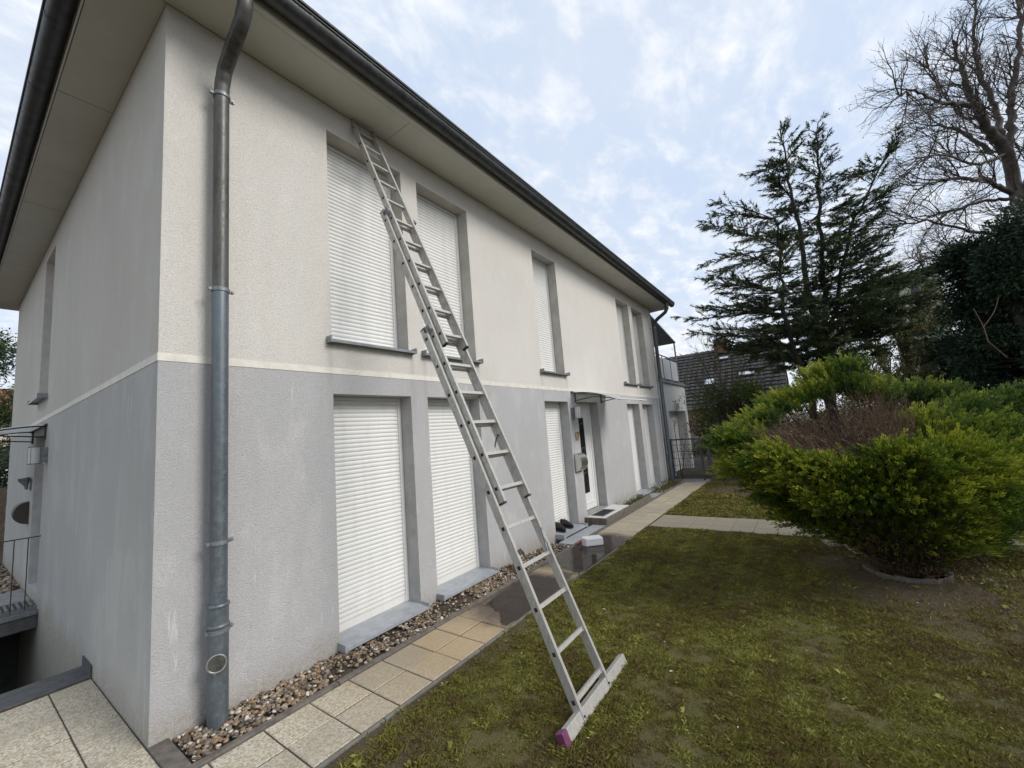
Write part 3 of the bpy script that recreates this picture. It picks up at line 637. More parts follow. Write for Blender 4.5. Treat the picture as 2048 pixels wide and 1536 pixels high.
# ------------------------------------------------------------------ house
HX, HY, ZB, ZS = 12.2, 9.86, 2.50, 5.36
house = empty('house', (0, 0, 0)); tag(house, 'two-storey rendered house with closed white roller shutters, cream above and grey below', 'house')
COLS = [(1.31, 2.26), (2.51, 3.46), (5.20, 6.05), (9.20, 10.12), (10.38, 11.32)]
RD = .26
def facade(name, axis, u1, z0, z1, ops, mat, rmat, extra=()):
    """a wall sheet in the plane y=0 (axis x) or x=0 (axis y) with real openings and reveals"""
    P = (lambda u, z, d: (u, d, z)) if axis == 'x' else (lambda u, z, d: (d, u, z))
    us = sorted(set([0, u1] + [o[0] for o in ops] + [o[1] for o in ops] + list(extra))); zs = sorted(set([z0, z1] + [o[2] for o in ops] + [o[3] for o in ops]))
    mb = MB()
    for i in range(len(us) - 1):
        for j in range(len(zs) - 1):
            cu, cz = (us[i] + us[i + 1]) / 2, (zs[j] + zs[j + 1]) / 2
            if any(o[0] < cu < o[1] and o[2] < cz < o[3] for o in ops): continue
            q = [P(us[i], zs[j], 0), P(us[i + 1], zs[j], 0), P(us[i + 1], zs[j + 1], 0), P(us[i], zs[j + 1], 0)]
            mb.add(q if axis == 'x' else q[::-1], [(0, 1, 2, 3)])
    w = mb.obj(name, mat, house)
    for o in ops:
        rb = MB(); a, b, c, d = o[:4]; dd = RD
        rb.quad(P(a, c, 0), P(a, c, dd), P(a, d, dd), P(a, d, 0)); rb.quad(P(b, c, 0), P(b, d, 0), P(b, d, dd), P(b, c, dd))
        rb.quad(P(a, d, 0), P(a, d, dd), P(b, d, dd), P(b, d, 0)); rb.quad(P(a, c, 0), P(b, c, 0), P(b, c, dd), P(a, c, dd))
        rb.obj('reveal', rmat, w)
    return w
up_f = [(a, b, 2.83, 5.065) for a, b in COLS]; lo_f = [(a, b, .02, 2.305) for a, b in COLS] + [(6.42, 7.41, .10, 2.31)]
up_l = [(5.08, 5.98, 2.86, 5.11)]; lo_l = [(5.06, 6.0, .15, 2.30)]
facade('upper_wall', 'x', HX, ZB, ZS, up_f, M['cream'], M['reveal'])
facade('lower_wall', 'x', HX, -.1, ZB, lo_f, M['grey'], M['reveal_grey'])
facade('upper_wall', 'y', HY, ZB, ZS, up_l, M['cream_side'], M['reveal'])
facade('lower_wall', 'y', HY, -2.5, ZB, lo_l, M['grey_side'], M['reveal_grey'])
m = MB(); m.quad((HX, 0, -.1), (HX, HY, -.1), (HX, HY, ZS), (HX, 0, ZS)); m.quad((HX, HY, -.1), (0, HY, -.1), (0, HY, ZS), (HX, HY, ZS)); m.obj('rear_wall', M['cream'], house)
m = MB(); m.quad((RD, RD, -.1), (HX - .1, RD, -.1), (HX - .1, RD, ZS), (RD, RD, ZS)); m.quad((RD, RD, -.1), (RD, HY - .1, -.1), (RD, HY - .1, ZS), (RD, RD, ZS)); m.obj('light_block_sheet', M['inner'], house)  # added unseen dark sheet behind the openings, stops light leaking through
m = MB().box((-.004, -.004, 2.500), (HX + .003, .05, 2.556)).box((-.004, .05, 2.500), (.05, HY, 2.556)); m.obj('plaster_band', M['band'], house)

# roller shutters: guide rails and box, slats hung between them
def slat_mesh(w, h=.0445):
    prof = [(0, 0), (-.004, .004), (-.0075, h * .35), (-.0075, h * .6), (-.004, h * .88), (0.001, h * .93), (0.001, h)]
    vs = []; fs = []
    for x in (0, w): vs += [(x, y, z) for y, z in prof]
    n = len(prof); fs = [(i, i + n, i + 1 + n, i + 1) for i in range(n - 1)]
    vs += [(0, .006, h), (w, .006, h), (0, .006, 0), (w, .006, 0)]
    b = 2 * n; fs += [(n - 1, 2 * n - 1, b + 1, b), (b, b + 1, b + 3, b + 2)]
    mb = MB(); mb.add(vs, [f[::-1] for f in fs]); return mb
SM = {}
def shutter(a, b, z0, z1, each, d=.205):
    mb = MB(); rail = .045
    mb.box((b - rail, d - .02, z0), (b - .002, d + .03, z1 - .03)); mb.box((a + .002, d - .02, z0), (a + rail, d + .03, z1 - .03))
    mb.box((a + .002, d - .022, z1 - .04), (b - .002, d + .05, z1 - .002))
    s = mb.obj('roller_shutter', M['frame'], house, False, .003)
    w = round(b - a - 2 * rail, 3); n = int((z1 - .04 - z0 - .05) / .0445)
    zt = z1 - .04
    if each:
        if w not in SM: SM[w] = slat_mesh(w).mesh('slat', M['slat'])
        for i in range(n): inst('slat', SM[w], s, (a + rail, d, zt - .0445 * (i + 1) + R_.uniform(-.0006, .0006)))
    else:
        sm = slat_mesh(w); big = MB()
        for i in range(n): big.add([(v[0] + a + rail, v[1] + d, v[2] + zt - .0445 * (i + 1)) for v in sm.v], sm.f)
        big.obj('shutter_curtain', M['slat'], s)
    zb = zt - .0445 * n
    MB().box((a + rail, d - .008, z0 + .006), (b - rail, d + .008, zb)).obj('bottom_bar', M['slat'], s)
    return s
def sill(a, b, z, out, d=.205, th=.028, tilt=.02, side=None, mat=None):
    mat = mat or M['sill']
    ax = side or 'x'
    T = (lambda u, y, zz: (u, y, zz)) if ax == 'x' else (lambda u, y, zz: (y, u, zz))
    mb = MB()
    pr = [(-out, z - th - tilt), (-out, z - tilt), (d, z), (d, z - .004), (-out + .004, z - tilt - .005), (-out + .004, z - th - tilt)]
    n = len(pr); vs = [T(a, *p) for p in pr] + [T(b, *p) for p in pr]
    mb.add(vs, [(i, (i + 1) % n, n + (i + 1) % n, n + i) for i in range(n)] + [tuple(range(n))[::-1], tuple(range(n, 2 * n))])
    s = mb.obj('window_sill', mat, house)
    for u in (a, b):
        e = MB()
        s0, s1 = (u - .012, u + .003) if u == a else (u - .003, u + .012)
        A, B = T(s0, -out - .006, z - tilt - th - .004), T(s1, 0.0, z + .012)
        e.box(A, B); e.obj('end_cap', mat, s)
    return s
for i, (a, b) in enumerate(COLS):
    shutter(a, b, 2.835, 5.065, i < 2)
    sill(a - .045, b + .045, 2.845, .075)
    shutter(a, b, .05, 2.305, i < 2)
    sl = sill(a - .01, b + .01, .062, .115 if i < 2 else .16, mat=M['sill_light'])
    if i >= 2:
        MB().box((a - .01, -.158, -.02), (b + .01, -.002, .03)).obj('sill_base', M['concrete'], sl)
        MB().box((a + .05, -.163, .008), (b - .02, -.159, .026)).obj('drain_slot', M['black'], sl)
# left wall window and its sill
s = MB().box((.2, 5.09, 2.86), (.24, 5.97, 5.1)).obj('roller_shutter', M['frame'], house)
sill(5.03, 6.03, 2.86, .10, .2, side='y')
s = MB().box((.2, 5.07, .15), (.25, 5.99, 2.29)).obj('side_door', M['frame'], house)

# front door
door = MB()
X0, X1, Y0 = 6.425, 7.405, .19
door.box((X0, Y0, .10), (X0 + .07, Y0 + .06, 2.305)); door.box((X1 - .07, Y0, .10), (X1, Y0 + .06, 2.305)); door.box((X0 + .07, Y0, 2.235), (X1 - .07, Y0 + .06, 2.305))
door = door.obj('front_door', M['frame'], house, False, .004)
lf = MB(); lf.box((X0 + .072, Y0 + .018, .13), (X1 - .072, Y0 + .055, 2.232))
for (a, b, c, d) in ((X1 - .16, X1 - .13, .25, 2.12), (6.62, 6.64, .25, 2.12), (6.64, X1 - .16, 2.09, 2.12), (6.64, X1 - .16, .25, .28)):
    lf.box((a, Y0 + .008, c), (b, Y0 + .0175, d))
lf.obj('door_leaf', M['frame'], door, False, .004)
MB().box((6.80, Y0 + .006, .47), (7.04, Y0 + .016, 2.0)).obj('glass_strip', M['glass'], door)
arc = MB()
for zc in (.75, 1.25, 1.75):
    pts_ = [(6.92 + .12 * math.cos(t_) * .95, Y0 + .004, zc + .14 * math.sin(t_)) for t_ in np.linspace(-.2, 3.3, 9)]
    arc.tube(pts_, .004, 5)
arc.obj('glass_ornament', M['galv'], door)
hb = MB().tube([(6.68, Y0 - .03, 1.10), (6.68, Y0 - .03, .98)], .012, 8).box((6.665, Y0 - .04, 1.02), (6.695, Y0 + .008, 1.06)); hb.obj('handle', M['steel'], door)
MB().box((X0, -.0, .10), (X1, .19, .125)).obj('threshold', M['concrete'], door)

# soffit, fascia, gutters, roof
OVF, OVL, OVR, OVB = .45, .385, .36, .4
sb = MB()
sb.box((-OVL, -OVF, ZS), (HX + OVR, -.001, ZS + .02)); sb.box((-OVL, 0, ZS), (-.001, HY + OVB, ZS + .02)); sb.box((HX + .001, 0, ZS), (HX + OVR, HY + OVB, ZS + .02)); sb.box((0, HY + .001, ZS), (HX, HY + OVB, ZS + .02))
sf = sb.obj('soffit', M['soffit'], house)
jn = MB()
for k in range(1, 5): jn.box((k * 2.95 - .9, -OVF + .002, ZS - .0015), (k * 2.95 - .897, -.003, ZS - .0003))
for k in range(1, 4): jn.box((-OVL + .002, k * 2.7 - 1.0, ZS - .0015), (-.003, k * 2.7 - .996, ZS - .0003))
jn.box((-OVL, -.0015, ZS - .004), (HX, -.0002, ZS)) ; jn.box((-.0015, 0, ZS - .004), (-.0002, HY, ZS))
jn.obj('soffit_joint', M['black'], sf)
fb = MB()
fb.box((-OVL - .014, -OVF - .045, ZS - .004), (HX + OVR + .04, -OVF - .006, ZS + .15)); fb.box((-OVL - .014, -OVF - .006, ZS - .004), (-OVL - .006, HY + OVB + .04, ZS + .15))
fb.box((HX + OVR + .006, -OVF - .006, ZS - .004), (HX + OVR + .04, HY + OVB + .04, ZS + .15)); fb.box((-OVL, HY + OVB + .006, ZS - .004), (HX + OVR, HY + OVB + .04, ZS + .15))
fb.obj('fascia', M['soffit'], house)
def gutter(axis, c, z, u0, u1, r, seams, sgn=1):
    T = (lambda u, q, zz: (u, c + q, zz)) if axis == 'x' else (lambda u, q, zz: (c + q, u, zz))
    n = 14; pr = []
    for i in range(n + 1):
        a = math.pi + math.pi * i / n; pr.append((r * math.cos(a) * sgn, z + r * math.sin(a)))
    us = [u0, u1]; mb = MB(); inner = [(q * .94, z + (zz - z) * .94 + .001) for q, zz in pr]
    vs = [T(u, *p) for u in us for p in pr] + [T(u, *p) for u in us for p in inner]; N = n + 1
    fs = [(i, N + i, N + i + 1, i + 1) for i in range(n)] + [(2 * N + i, 2 * N + i + 1, 3 * N + i + 1, 3 * N + i) for i in range(n)]
    fs += [(0, 2 * N, 3 * N, N), (n, N + n, 3 * N + n, 2 * N + n)]
    mb.add(vs, fs)
    for u in us: mb.add([T(u, *p) for p in pr], [tuple(range(N))])
    mb.tube([T(u0, -r - .004, z + .004), T(u1, -r - .004, z + .004)], .010, 8)
    g = mb.obj('gutter', M['gutter'], house, True)
    for u in seams:
        s_ = MB(); p2 = [(q * 1.035, z + (zz - z) * 1.035) for q, zz in pr]
        s_.add([T(u - .012, *p) for p in p2] + [T(u + .012, *p) for p in p2], [(i, N + i, N + i + 1, i + 1) for i in range(n)])
        s_.obj('gutter_seam', M['gutter'], g, True)
    return g
gutter('x', -.585, 5.475, -.62, HX + .46, .082, [.81, 1.4, 2.15, 2.92, 3.76, 4.87, 5.9, 6.9, 8.0, 9.1, 10.2, 11.3])
gutter('y', -.478, 5.475, -.58, HY + .5, .078, [.9, 1.9, 2.9, 3.9, 4.9, 5.9, 7.1, 8.4])
rf = MB(); ex0, ex1, ey0, ey1, ez, hz = -.545, HX + .52, -.668, HY + .55, 5.545, 8.1
k_ = (ey1 - ey0) / 2; A, B, C_, D_ = (ex0, ey0, ez), (ex1, ey0, ez), (ex1, ey1, ez), (ex0, ey1, ez); R1, R2 = (ex0 + k_, (ey0 + ey1) / 2, hz), (ex1 - k_, (ey0 + ey1) / 2, hz)
rf.add([A, B, C_, D_, R1, R2], [(0, 1, 5, 4), (1, 2, 5), (2, 3, 4, 5), (3, 0, 4)])
rf.add([(p[0], p[1], p[2] - .022) for p in (A, B, C_, D_)], [(3, 2, 1, 0)]); b_ = [A, B, C_, D_]
for i in range(4): rf.quad(*[(p[0], p[1], p[2] - .022) for p in (b_[i], b_[(i + 1) % 4])], b_[(i + 1) % 4], b_[i])
rf.obj('roof', M['roofdark'], house)

# downpipes
def downpipe(x, y, big=True, top=5.40):
    p = [(x, y, -.04), (x, y, 2.0), (x, y, 4.72), (x, y - .01, 4.80), (x, y - .06, 4.90), (x, y - .16, 4.98), (x, y - .28, 5.05), (x, y - .39, 5.12), (x, y - .445, 5.21), (x, y - .455, 5.40)]
    P_ = []                       # denser, rounded path
    for i in range(len(p) - 1):
        for k in range(4): P_.append(tuple(Vector(p[i]).lerp(Vector(p[i + 1]), k / 4)))
    P_.append(p[-1])
    lo = [q for q in P_ if q[2] < 2.9]; r0 = .054
    dp = MB().tube([(x, y, .60), (x, y, 3.07)], r0, 24).obj('downpipe', M['zinc'], house, True)
    MB().tube([(x, y, 3.07)] + [q for q in P_ if q[2] > 3.3], r0 - .001, 24).obj('upper_pipe', M['zinc_old'], dp, True)
    MB().tube([(x, y, -.05), (x, y, .44), (x, y, .62), (x, y, .78)], r0 + .008, 24).obj('standpipe', M['zinc'], dp, True)
    for z in (.765, .63):
        MB().tube([(x, y, z - .014), (x, y, z - .009), (x, y, z), (x, y, z + .009), (x, y, z + .014)], [r0 + .007, r0 + .013, r0 + .015, r0 + .013, r0 + .007], 24).obj('pipe_ring', M['zinc'], dp, True)
    for z in (4.70, 3.06, 1.19, .60):
        cl_ = MB().tube([(x, y, z - .014), (x, y, z + .014)], r0 + .006 + (.008 if z < 1 else 0), 24)
        cl_.box((x + r0 + .002, y - .012, z - .012), (x + r0 + .035, y + .012, z + .012)); cl_.box((x - r0 - .026, y - .01, z - .01), (x - r0 - .002, y + .01, z + .01))
        cl_.tube([(x + r0 + .02, y - .02, z), (x + r0 + .02, y + .02, z)], .008, 8); cl_.tube([(x, y + r0, z), (x, .02, z)], .006, 6)
        cl_.obj('pipe_clamp', M['galv'], dp, True)
    if big:
        nrm = Vector((-.42, -.9, .05)).normalized(); c0 = Vector((x, y, .40)) + nrm * (r0 - .002)
        a_ = nrm.cross(Vector((0, 0, 1))).normalized(); b2 = nrm.cross(a_)
        MB().tube([c0, c0 + nrm * .014], .052, 28).obj('cleaning_cover', M['zinc_old'], dp, True)
        ring = [c0 + nrm * .014 + (a_ * math.cos(t_) + b2 * math.sin(t_)) * .055 for t_ in np.linspace(0, 2 * math.pi, 33)]
        MB().tube(ring, .006, 8, cap=False).obj('cover_ring', M['steel'], dp, True)
        MB().tube([c0 + nrm * .012 + b2 * .058 + a_ * .01, c0 + nrm * .03 + b2 * .062 + a_ * .01], .008, 8).obj('latch', M['galv'], dp)
    return dp
downpipe(.335, -.12)
downpipe(12.02, -.12, False)
MB().tube([(11.86, -.02, 0), (11.86, -.02, 5.3)], .012, 6).obj('corner_highlight', M['frame'], house)  # added white tube stands in for the bright highlight along the wall corner

# door canopies: bent clear sheet on two steel arms
def canopy(axis, u0, u1, zt, out, drop, sg, arms):
    T = (lambda u, q, z: (u, -q, z)) if axis == 'x' else (lambda u, q, z: (-q, u, z))
    root = None; prof = [(0.004 + out * t_, zt - drop * t_ ** 1.9) for t_ in np.linspace(0, 1, 11)]
    mb = MB(); n = len(prof)
    vs = [T(u, *p) for u in (u0, u1) for p in prof] + [T(u, p[0], p[1] - .006) for u in (u0, u1) for p in prof]
    fs = [(i, i + 1, n + i + 1, n + i) for i in range(n - 1)] + [(2 * n + i, 3 * n + i, 3 * n + i + 1, 2 * n + i + 1) for i in range(n - 1)]
    mb.add(vs, fs); c = mb.obj('door_canopy', M['acrylic'], house, True)
    e = MB(); e.tube([T(u0, *prof[-1]), T(u1, *prof[-1])], .012, 8); e.obj('front_rail', M['frame'], c, True)
    e = MB(); e.box(T(u0, 0.001, zt - .015), T(u1, .03, zt + .012)); e.obj('wall_rail', M['bronze'], c)
    for u in arms:
        a = MB(); a.box(T(u - .012, .001, zt - .20), T(u + .012, .02, zt - .004))
        a.tube([T(u, p[0], p[1] - .016) for p in prof], .010, 6); a.tube([T(u, .01, zt - .17), T(u, out * .45, zt - .13), T(u, out * .9, prof[-2][1] - .02)], .010, 6)
        a.obj('support_arm', M['bronze'], c, True)
    return c
canopy('x', 6.20, 7.90, 2.495, .90, .23, 1, (6.36, 7.60))
canopy('y', 4.90, 6.60, 2.42, .95, .22, -1, (5.0, 6.3))

# doorstep with tiles and sunken mat
step = tag(MB().box((6.28, -.44, -.05), (6.34, -.004, .118)).box((6.34, -.44, -.05), (8.9, -.385, .112)).obj('doorstep', M['kerb'], None, False, .006), 'brown kerb-edged doorstep under the front door', 'doorstep')
k = 0
for a, b, c, d in ((6.345, 6.66, -.38, -.30), (6.665, 6.98, -.38, -.30), (6.985, 7.30, -.38, -.30), (7.305, 7.62, -.38, -.005), (6.345, 6.46, -.295, -.005), (7.10, 7.30, -.295, -.005), (6.465, 7.095, -.035, -.005)):
    MB().box((a, c, -.02), (b, d, .115 + .001 * (k % 2))).obj('floor_tile', M['whitetile'], step, False, .003); k += 1
mt = MB().box((6.47, -.29, .06), (7.09, -.04, .10)).obj('doormat', M['black']); tag(mt, 'dark ribbed doormat sunk into the white tiled step', 'doormat')
fr_ = MB(); fr_.box((6.467, -.293, .06), (7.093, -.285, .122)); fr_.box((6.467, -.045, .06), (7.093, -.037, .122)); fr_.box((6.467, -.285, .06), (6.475, -.045, .122)); fr_.box((7.085, -.285, .06), (7.093, -.045, .122))
fr_.obj('mat_frame', M['steel'], mt)
for i in range(15): MB().box((6.48, -.282 + i * .0157, .09), (7.08, -.273 + i * .0157, .117)).obj('mat_rib', M['rubber'], mt)
tag(MB().box((4.98, -.425, -.05), (6.275, -.165, .004)).obj('wet_slab', M['sill_light']), 'smooth grey slab between the third window and the path', 'slab')
tag(MB().box((9.1, -.43, -.05), (10.3, -.17, .002)).obj('wet_slab', M['concrete']), 'smooth grey slab below the fourth ground-floor window', 'slab')

# puddles
def puddle(pts, label):
    n = len(pts); c = np.mean(pts, axis=0); P_ = []
    for i in range(n):
        a, b = np.array(pts[i]), np.array(pts[(i + 1) % n])
        for t_ in np.linspace(0, 1, 9)[:-1]:
            q = a + (b - a) * t_; w = R_.uniform(-.03, .03); P_.append((q[0] + w, max(min(q[1] + w * .5, -.492), -1.108), .0045))
    o = MB().add(P_, [tuple(range(len(P_)))]).obj('puddle', M['water']); tag(o, label, 'puddle')
puddle([(2.33, -1.09), (2.36, -1.0), (2.56, -.84), (2.66, -.58), (3.3, -.50), (3.62, -.60), (3.62, -.82), (3.62, -1.0), (3.5, -1.10), (2.8, -1.10)], 'long dark puddle on the path behind the ladder')
puddle([(3.86, -1.08), (3.95, -.86), (4.1, -.70), (4.15, -.50), (5.0, -.49), (5.52, -.50), (5.66, -.78), (5.62, -1.02), (5.4, -1.10), (4.5, -1.10)], 'dark puddle on the path around the white canister')
puddle([(3.62, -.98), (3.75, -.82), (3.85, -.86), (3.8, -1.06)], 'tiny puddle between the two larger ones')

# ------------------------------------------------------------------ wall fittings
def wall_lamp(axis, u, z, label):
    T = (lambda a, q, zz: (u + a, -q, z + zz)) if axis == 'x' else (lambda a, q, zz: (-q, u + a, z + zz))
    l_ = empty('wall_lamp', T(0, 0, 0)); tag(l_, label, 'wall lamp')
    MB().box(T(-.055, 0.001, -.10), T(.055, .018, .10)).obj('back_plate', M['galv'], l_, False, .004)
    MB().box(T(-.05, .018, -.09), T(.05, .05, .09)).tube([T(-.03, .05, -.08), T(-.03, .075, -.08)], .01, 8).tube([T(-.03, .05, .08), T(-.03, .075, .08)], .01, 8).obj('sensor_box', M['galv'], l_, False, .006)
    MB().tube([T(.0, .115, -.105), T(.0, .115, .105)], .058, 24).obj('lamp_shade', M['shade'], l_, True)
    MB().tube([T(.0, .115, .105), T(.0, .115, .118)], .064, 24).obj('cap', M['galv'], l_, True)
    MB().tube([T(.0, .115, -.118), T(.0, .115, -.105)], .064, 24).obj('base_ring', M['galv'], l_, True)
    g = MB()
    for a in (-.045, 0, .045): g.tube([T(a, .115 - (.058 ** 2 - a * a) ** .5 * -1 - .0, -.105), T(a, .115 + (.058 ** 2 - a * a) ** .5, .105)], .0035, 5)
    g.obj('guard_bar', M['galv'], l_)
wall_lamp('x', 6.20, 2.09, 'grey cylinder wall lamp beside the front door under the canopy')
wall_lamp('y', 4.80, 2.00, 'grey cylinder wall lamp on the shaded left side wall')
def digits(axis, u, z, h, label, mat):
    T = (lambda a, q, zz: (u + a, -q, z + zz)) if axis == 'x' else (lambda a, q, zz: (-q, u + a, z + zz))
    d_ = empty('house_number', T(0, 0, 0)); tag(d_, label, 'house number')
    a1 = MB(); a1.box(T(-.055, .012, -h / 2), T(-.035, .026, h / 2)); a1.box(T(-.08, .012, h / 2 - .05), T(-.055, .026, h / 2 - .028)); a1.obj('digit', mat, d_, False, .002)
    a7 = MB(); a7.box(T(.0, .012, h / 2 - .022), T(.085, .026, h / 2)); q = [T(.062, .012, h / 2 - .022), T(.085, .012, h / 2 - .022), T(.035, .012, -h / 2), T(.012, .012, -h / 2)]
    a7.prism(q, Vector(T(0, .026, 0)) - Vector(T(0, .012, 0))); a7.obj('digit', mat, d_, False, .002)
    pins = MB()
    for (a, zz) in ((-.045, h * .3), (-.045, -h * .3), (.07, h * .42), (.03, -h * .3)): pins.tube([T(a, .0, zz), T(a, .013, zz)], .004, 6)
    pins.obj('pin', mat, d_)
digits('x', 6.28, 1.64, .16, 'brass house number 17 between lamp and mailbox', M['brass'])
def mailbox(axis, u, z, w, h, dep, label, mat):
    T = (lambda a, q, zz: (u + a, -q, z + zz)) if axis == 'x' else (lambda a, q, zz: (-q, u + a, z + zz))
    b = empty('mailbox', T(0, 0, 0)); tag(b, label, 'mailbox')
    prof = [(.006 + dep * math.sin(t_) ** .9, h / 2 * math.cos(t_)) for t_ in np.linspace(0.001, math.pi - .001, 18)]
    def seg(ps, grow, a0, a1):
        n = len(ps); mb = MB(); vs = [T(a, p[0] + grow, p[1]) for a in (a0, a1) for p in ps] + [T(a, .006, ps[k][1]) for a in (a0, a1) for k in (0, -1)]
        mb.add(vs, [(i, i + 1, n + i + 1, n + i) for i in range(n - 1)])
        for e in (0, 1): mb.add([T((a0, a1)[e], p[0] + grow, p[1]) for p in ps] + [T((a0, a1)[e], .006, ps[-1][1]), T((a0, a1)[e], .006, ps[0][1])], [tuple(range(n + 2))])
        return mb
    seg(prof, 0, -w / 2, w / 2).obj('box_body', mat, b, True)
    lid = [p for p in prof if p[1] > h * .18]; seg(lid, .004, -w / 2 - .004, w / 2 + .004).obj('lid', mat, b, True)
    MB().box(T(-w / 2 - .006, .001, -h / 2 - .012), T(w / 2 + .006, .006, h / 2 + .004)).obj('back_plate', M['bronze'], b)
    return b
mailbox('x', 6.235, 1.15, .27, .33, .14, 'brushed steel mailbox with rounded front beside the front door', M['steel'])
mailbox('y', 6.45, 1.16, .28, .33, .15, 'dark round-fronted mailbox seen edge-on on the left side wall', M['bronze'])
f_ = empty('wall_fitting', (0, 6.2, 1.6)); tag(f_, 'small grey funnel-shaped fitting above the side wall mailbox', 'wall fitting')
MB().tube([(-.05, 6.2, 1.52), (-.055, 6.2, 1.58), (-.075, 6.2, 1.66), (-.08, 6.2, 1.70)], [.018, .022, .06, .068], 12).obj('cup', M['galv'], f_, True)
MB().box((-.02, 6.18, 1.50), (-.001, 6.22, 1.68)).obj('holder', M['galv'], f_)

# bridge to the side door over the stairwell
br = tag(MB().box((-1.9, 4.83, -.22), (-.004, 6.5, -.03)).obj('footbridge', M['darkslate']), 'dark concrete landing bridging the stairwell at the side door', 'landing')
MB().box((-1.9, 4.80, -.05), (-.004, 4.83, .0)).box((-1.9, 4.95, -.03), (-.004, 4.965, .03)).obj('edge_profile', M['galv'], br)
MB().box((-1.9, 5.0, -.03), (-.01, 6.5, .01)).obj('landing_slab', M['concrete'], br)
grt = tag(MB().box((-.9, 5.0, .012), (-.02, 5.5, .02)).obj('door_grate', M['black']), 'dark bar grating before the side door', 'grate')
for i in range(17): MB().box((-.89 + i * .052, 5.01, .02), (-.865 + i * .052, 5.49, .036)).obj('grate_bar', M['galv'], grt)
rl = empty('railing', (-.9, 4.95, 0)); tag(rl, 'thin dark steel railing along the side landing', 'railing')
MB().tube([(0.0, 4.95, .92), (-1.9, 4.95, .92)], .008, 6).obj('top_rail', M['bronze'], rl)
for i in range(15): MB().tube([(-.11 - .12 * i, 4.95, 0), (-.11 - .12 * i, 4.95, .92)], .006, 6).obj('baluster', M['bronze'], rl)
tag(MB().box((-.012, 1.62, .0), (-.003, 1.97, .10)).box((-.02, 1.62, .0), (-.012, 1.97, .006)).obj('flashing', M['darkslate']), 'short dark upstand where the stairwell coping meets the left wall', 'flashing')

# ------------------------------------------------------------------ ladder
AN = math.radians(66.0); U = Vector((0, math.cos(AN), math.sin(AN))); N = Vector((0, -math.sin(AN), math.cos(AN))); B0 = Vector((0, -2.221, .095))
ladder = empty('extension_ladder', (1.74, -2.25, 0)); tag(ladder, 'three-section aluminium extension ladder leaning on the house wall', 'ladder')
def lp(x, s, n): return B0 + Vector((x, 0, 0)) + U * s + N * n
def lbox(mb, x0, x1, s0, s1, n0, n1, mi=0):
    vs = [lp(x, s, n) for n in (n0, n1) for (x, s) in ((x0, s0), (x1, s0), (x1, s1), (x0, s1))]
    mb.add(vs, [(0, 1, 2, 3), (4, 7, 6, 5), (0, 4, 5, 1), (1, 5, 6, 2), (2, 6, 7, 3), (3, 7, 4, 0)], mi)
def stile(xo, sg, s0, s1, nc, holes):
    """hollow-looking rail with flanges, square rung sockets cut as frames on the outer face"""
    mb = MB(); t = .024; d = .031
    xi = xo + sg * t
    a, b = sorted((xo, xi))
    # web with square openings on the outer side
    w0, w1 = sorted((xo, xo + sg * .004))
    hs = .0135; cur = s0
    for h in holes:
        lbox(mb, w0, w1, cur, h - hs, nc - d, nc + d); lbox(mb, w0, w1, h - hs, h + hs, nc - d, nc - hs); lbox(mb, w0, w1, h - hs, h + hs, nc + hs, nc + d); cur = h + hs
    lbox(mb, w0, w1, cur, s1, nc - d, nc + d)
    e0, e1 = sorted((xo + sg * .004, xi))
    lbox(mb, e0, e1, s0, s1, nc + d - .004, nc + d); lbox(mb, e0, e1, s0, s1, nc - d, nc - d + .004)
    v0, v1 = sorted((xi - sg * .004, xi)); lbox(mb, v0, v1, s0, s1, nc - d + .004, nc + d - .004)
    o = mb.obj('stile', M['alu'], ladder)
    for h in holes:
        k = MB(); lbox(k, *sorted((xo + sg * .007, xo + sg * .009)), h - .0145, h + .0145, nc - .0145, nc + .0145); k.obj('socket', M['inner'], o)
    return o
SECT = [(1.53, 1.95, 0.0, 0, 10, .115, .10), (1.567, 1.917, .066, 5, 15, .11, .12), (1.602, 1.884, .132, 10, 20, .11, .10)]
for q, (xl, xr, nc, a, b, eb, et) in enumerate(SECT):
    nc = nc * .78
    hl = [i * .28 for i in range(a, b + 1)]
    for xo, sg in ((xl, 1), (xr, -1)):
        st = stile(xo, sg, a * .28 - eb, b * .28 + et, nc, hl)
        x0, x1 = sorted((xo - sg * .001, xo + sg * .025))
        for s0, s1, top in ((b * .28 + et - .002, b * .28 + et + .012, 1), (a * .28 - eb - .012, a * .28 - eb + .006, 0)):
            if q == 0 and not top: continue
            e = MB(); lbox(e, x0, x1, s0, s1, nc - .032, nc + .032); e.obj('end_cap', M['maroon'] if (q == 1 and not top) else M['rubber'], st, False, .004)
    for h in hl:
        rg = MB(); w = .013
        prof = [(-w, -w), (w, -w), (w, -.004), (w + .001, 0), (w, w), (-w, w)]
        vs = [lp(x, h + p[0], nc + p[1]) for x in (xl + .02, xr - .02) for p in prof]; n = len(prof)
        rg.add(vs, [(i, (i + 1) % n, n + (i + 1) % n, n + i) for i in range(n)] + [tuple(range(n))[::-1], tuple(range(n, 2 * n))])
        for xx in (xl + .026, xr - .034): lbox(rg, xx, xx + .012, h - .016, h + .016, nc - .016, nc + .016)
        rg.obj('rung', M['alu'], ladder)
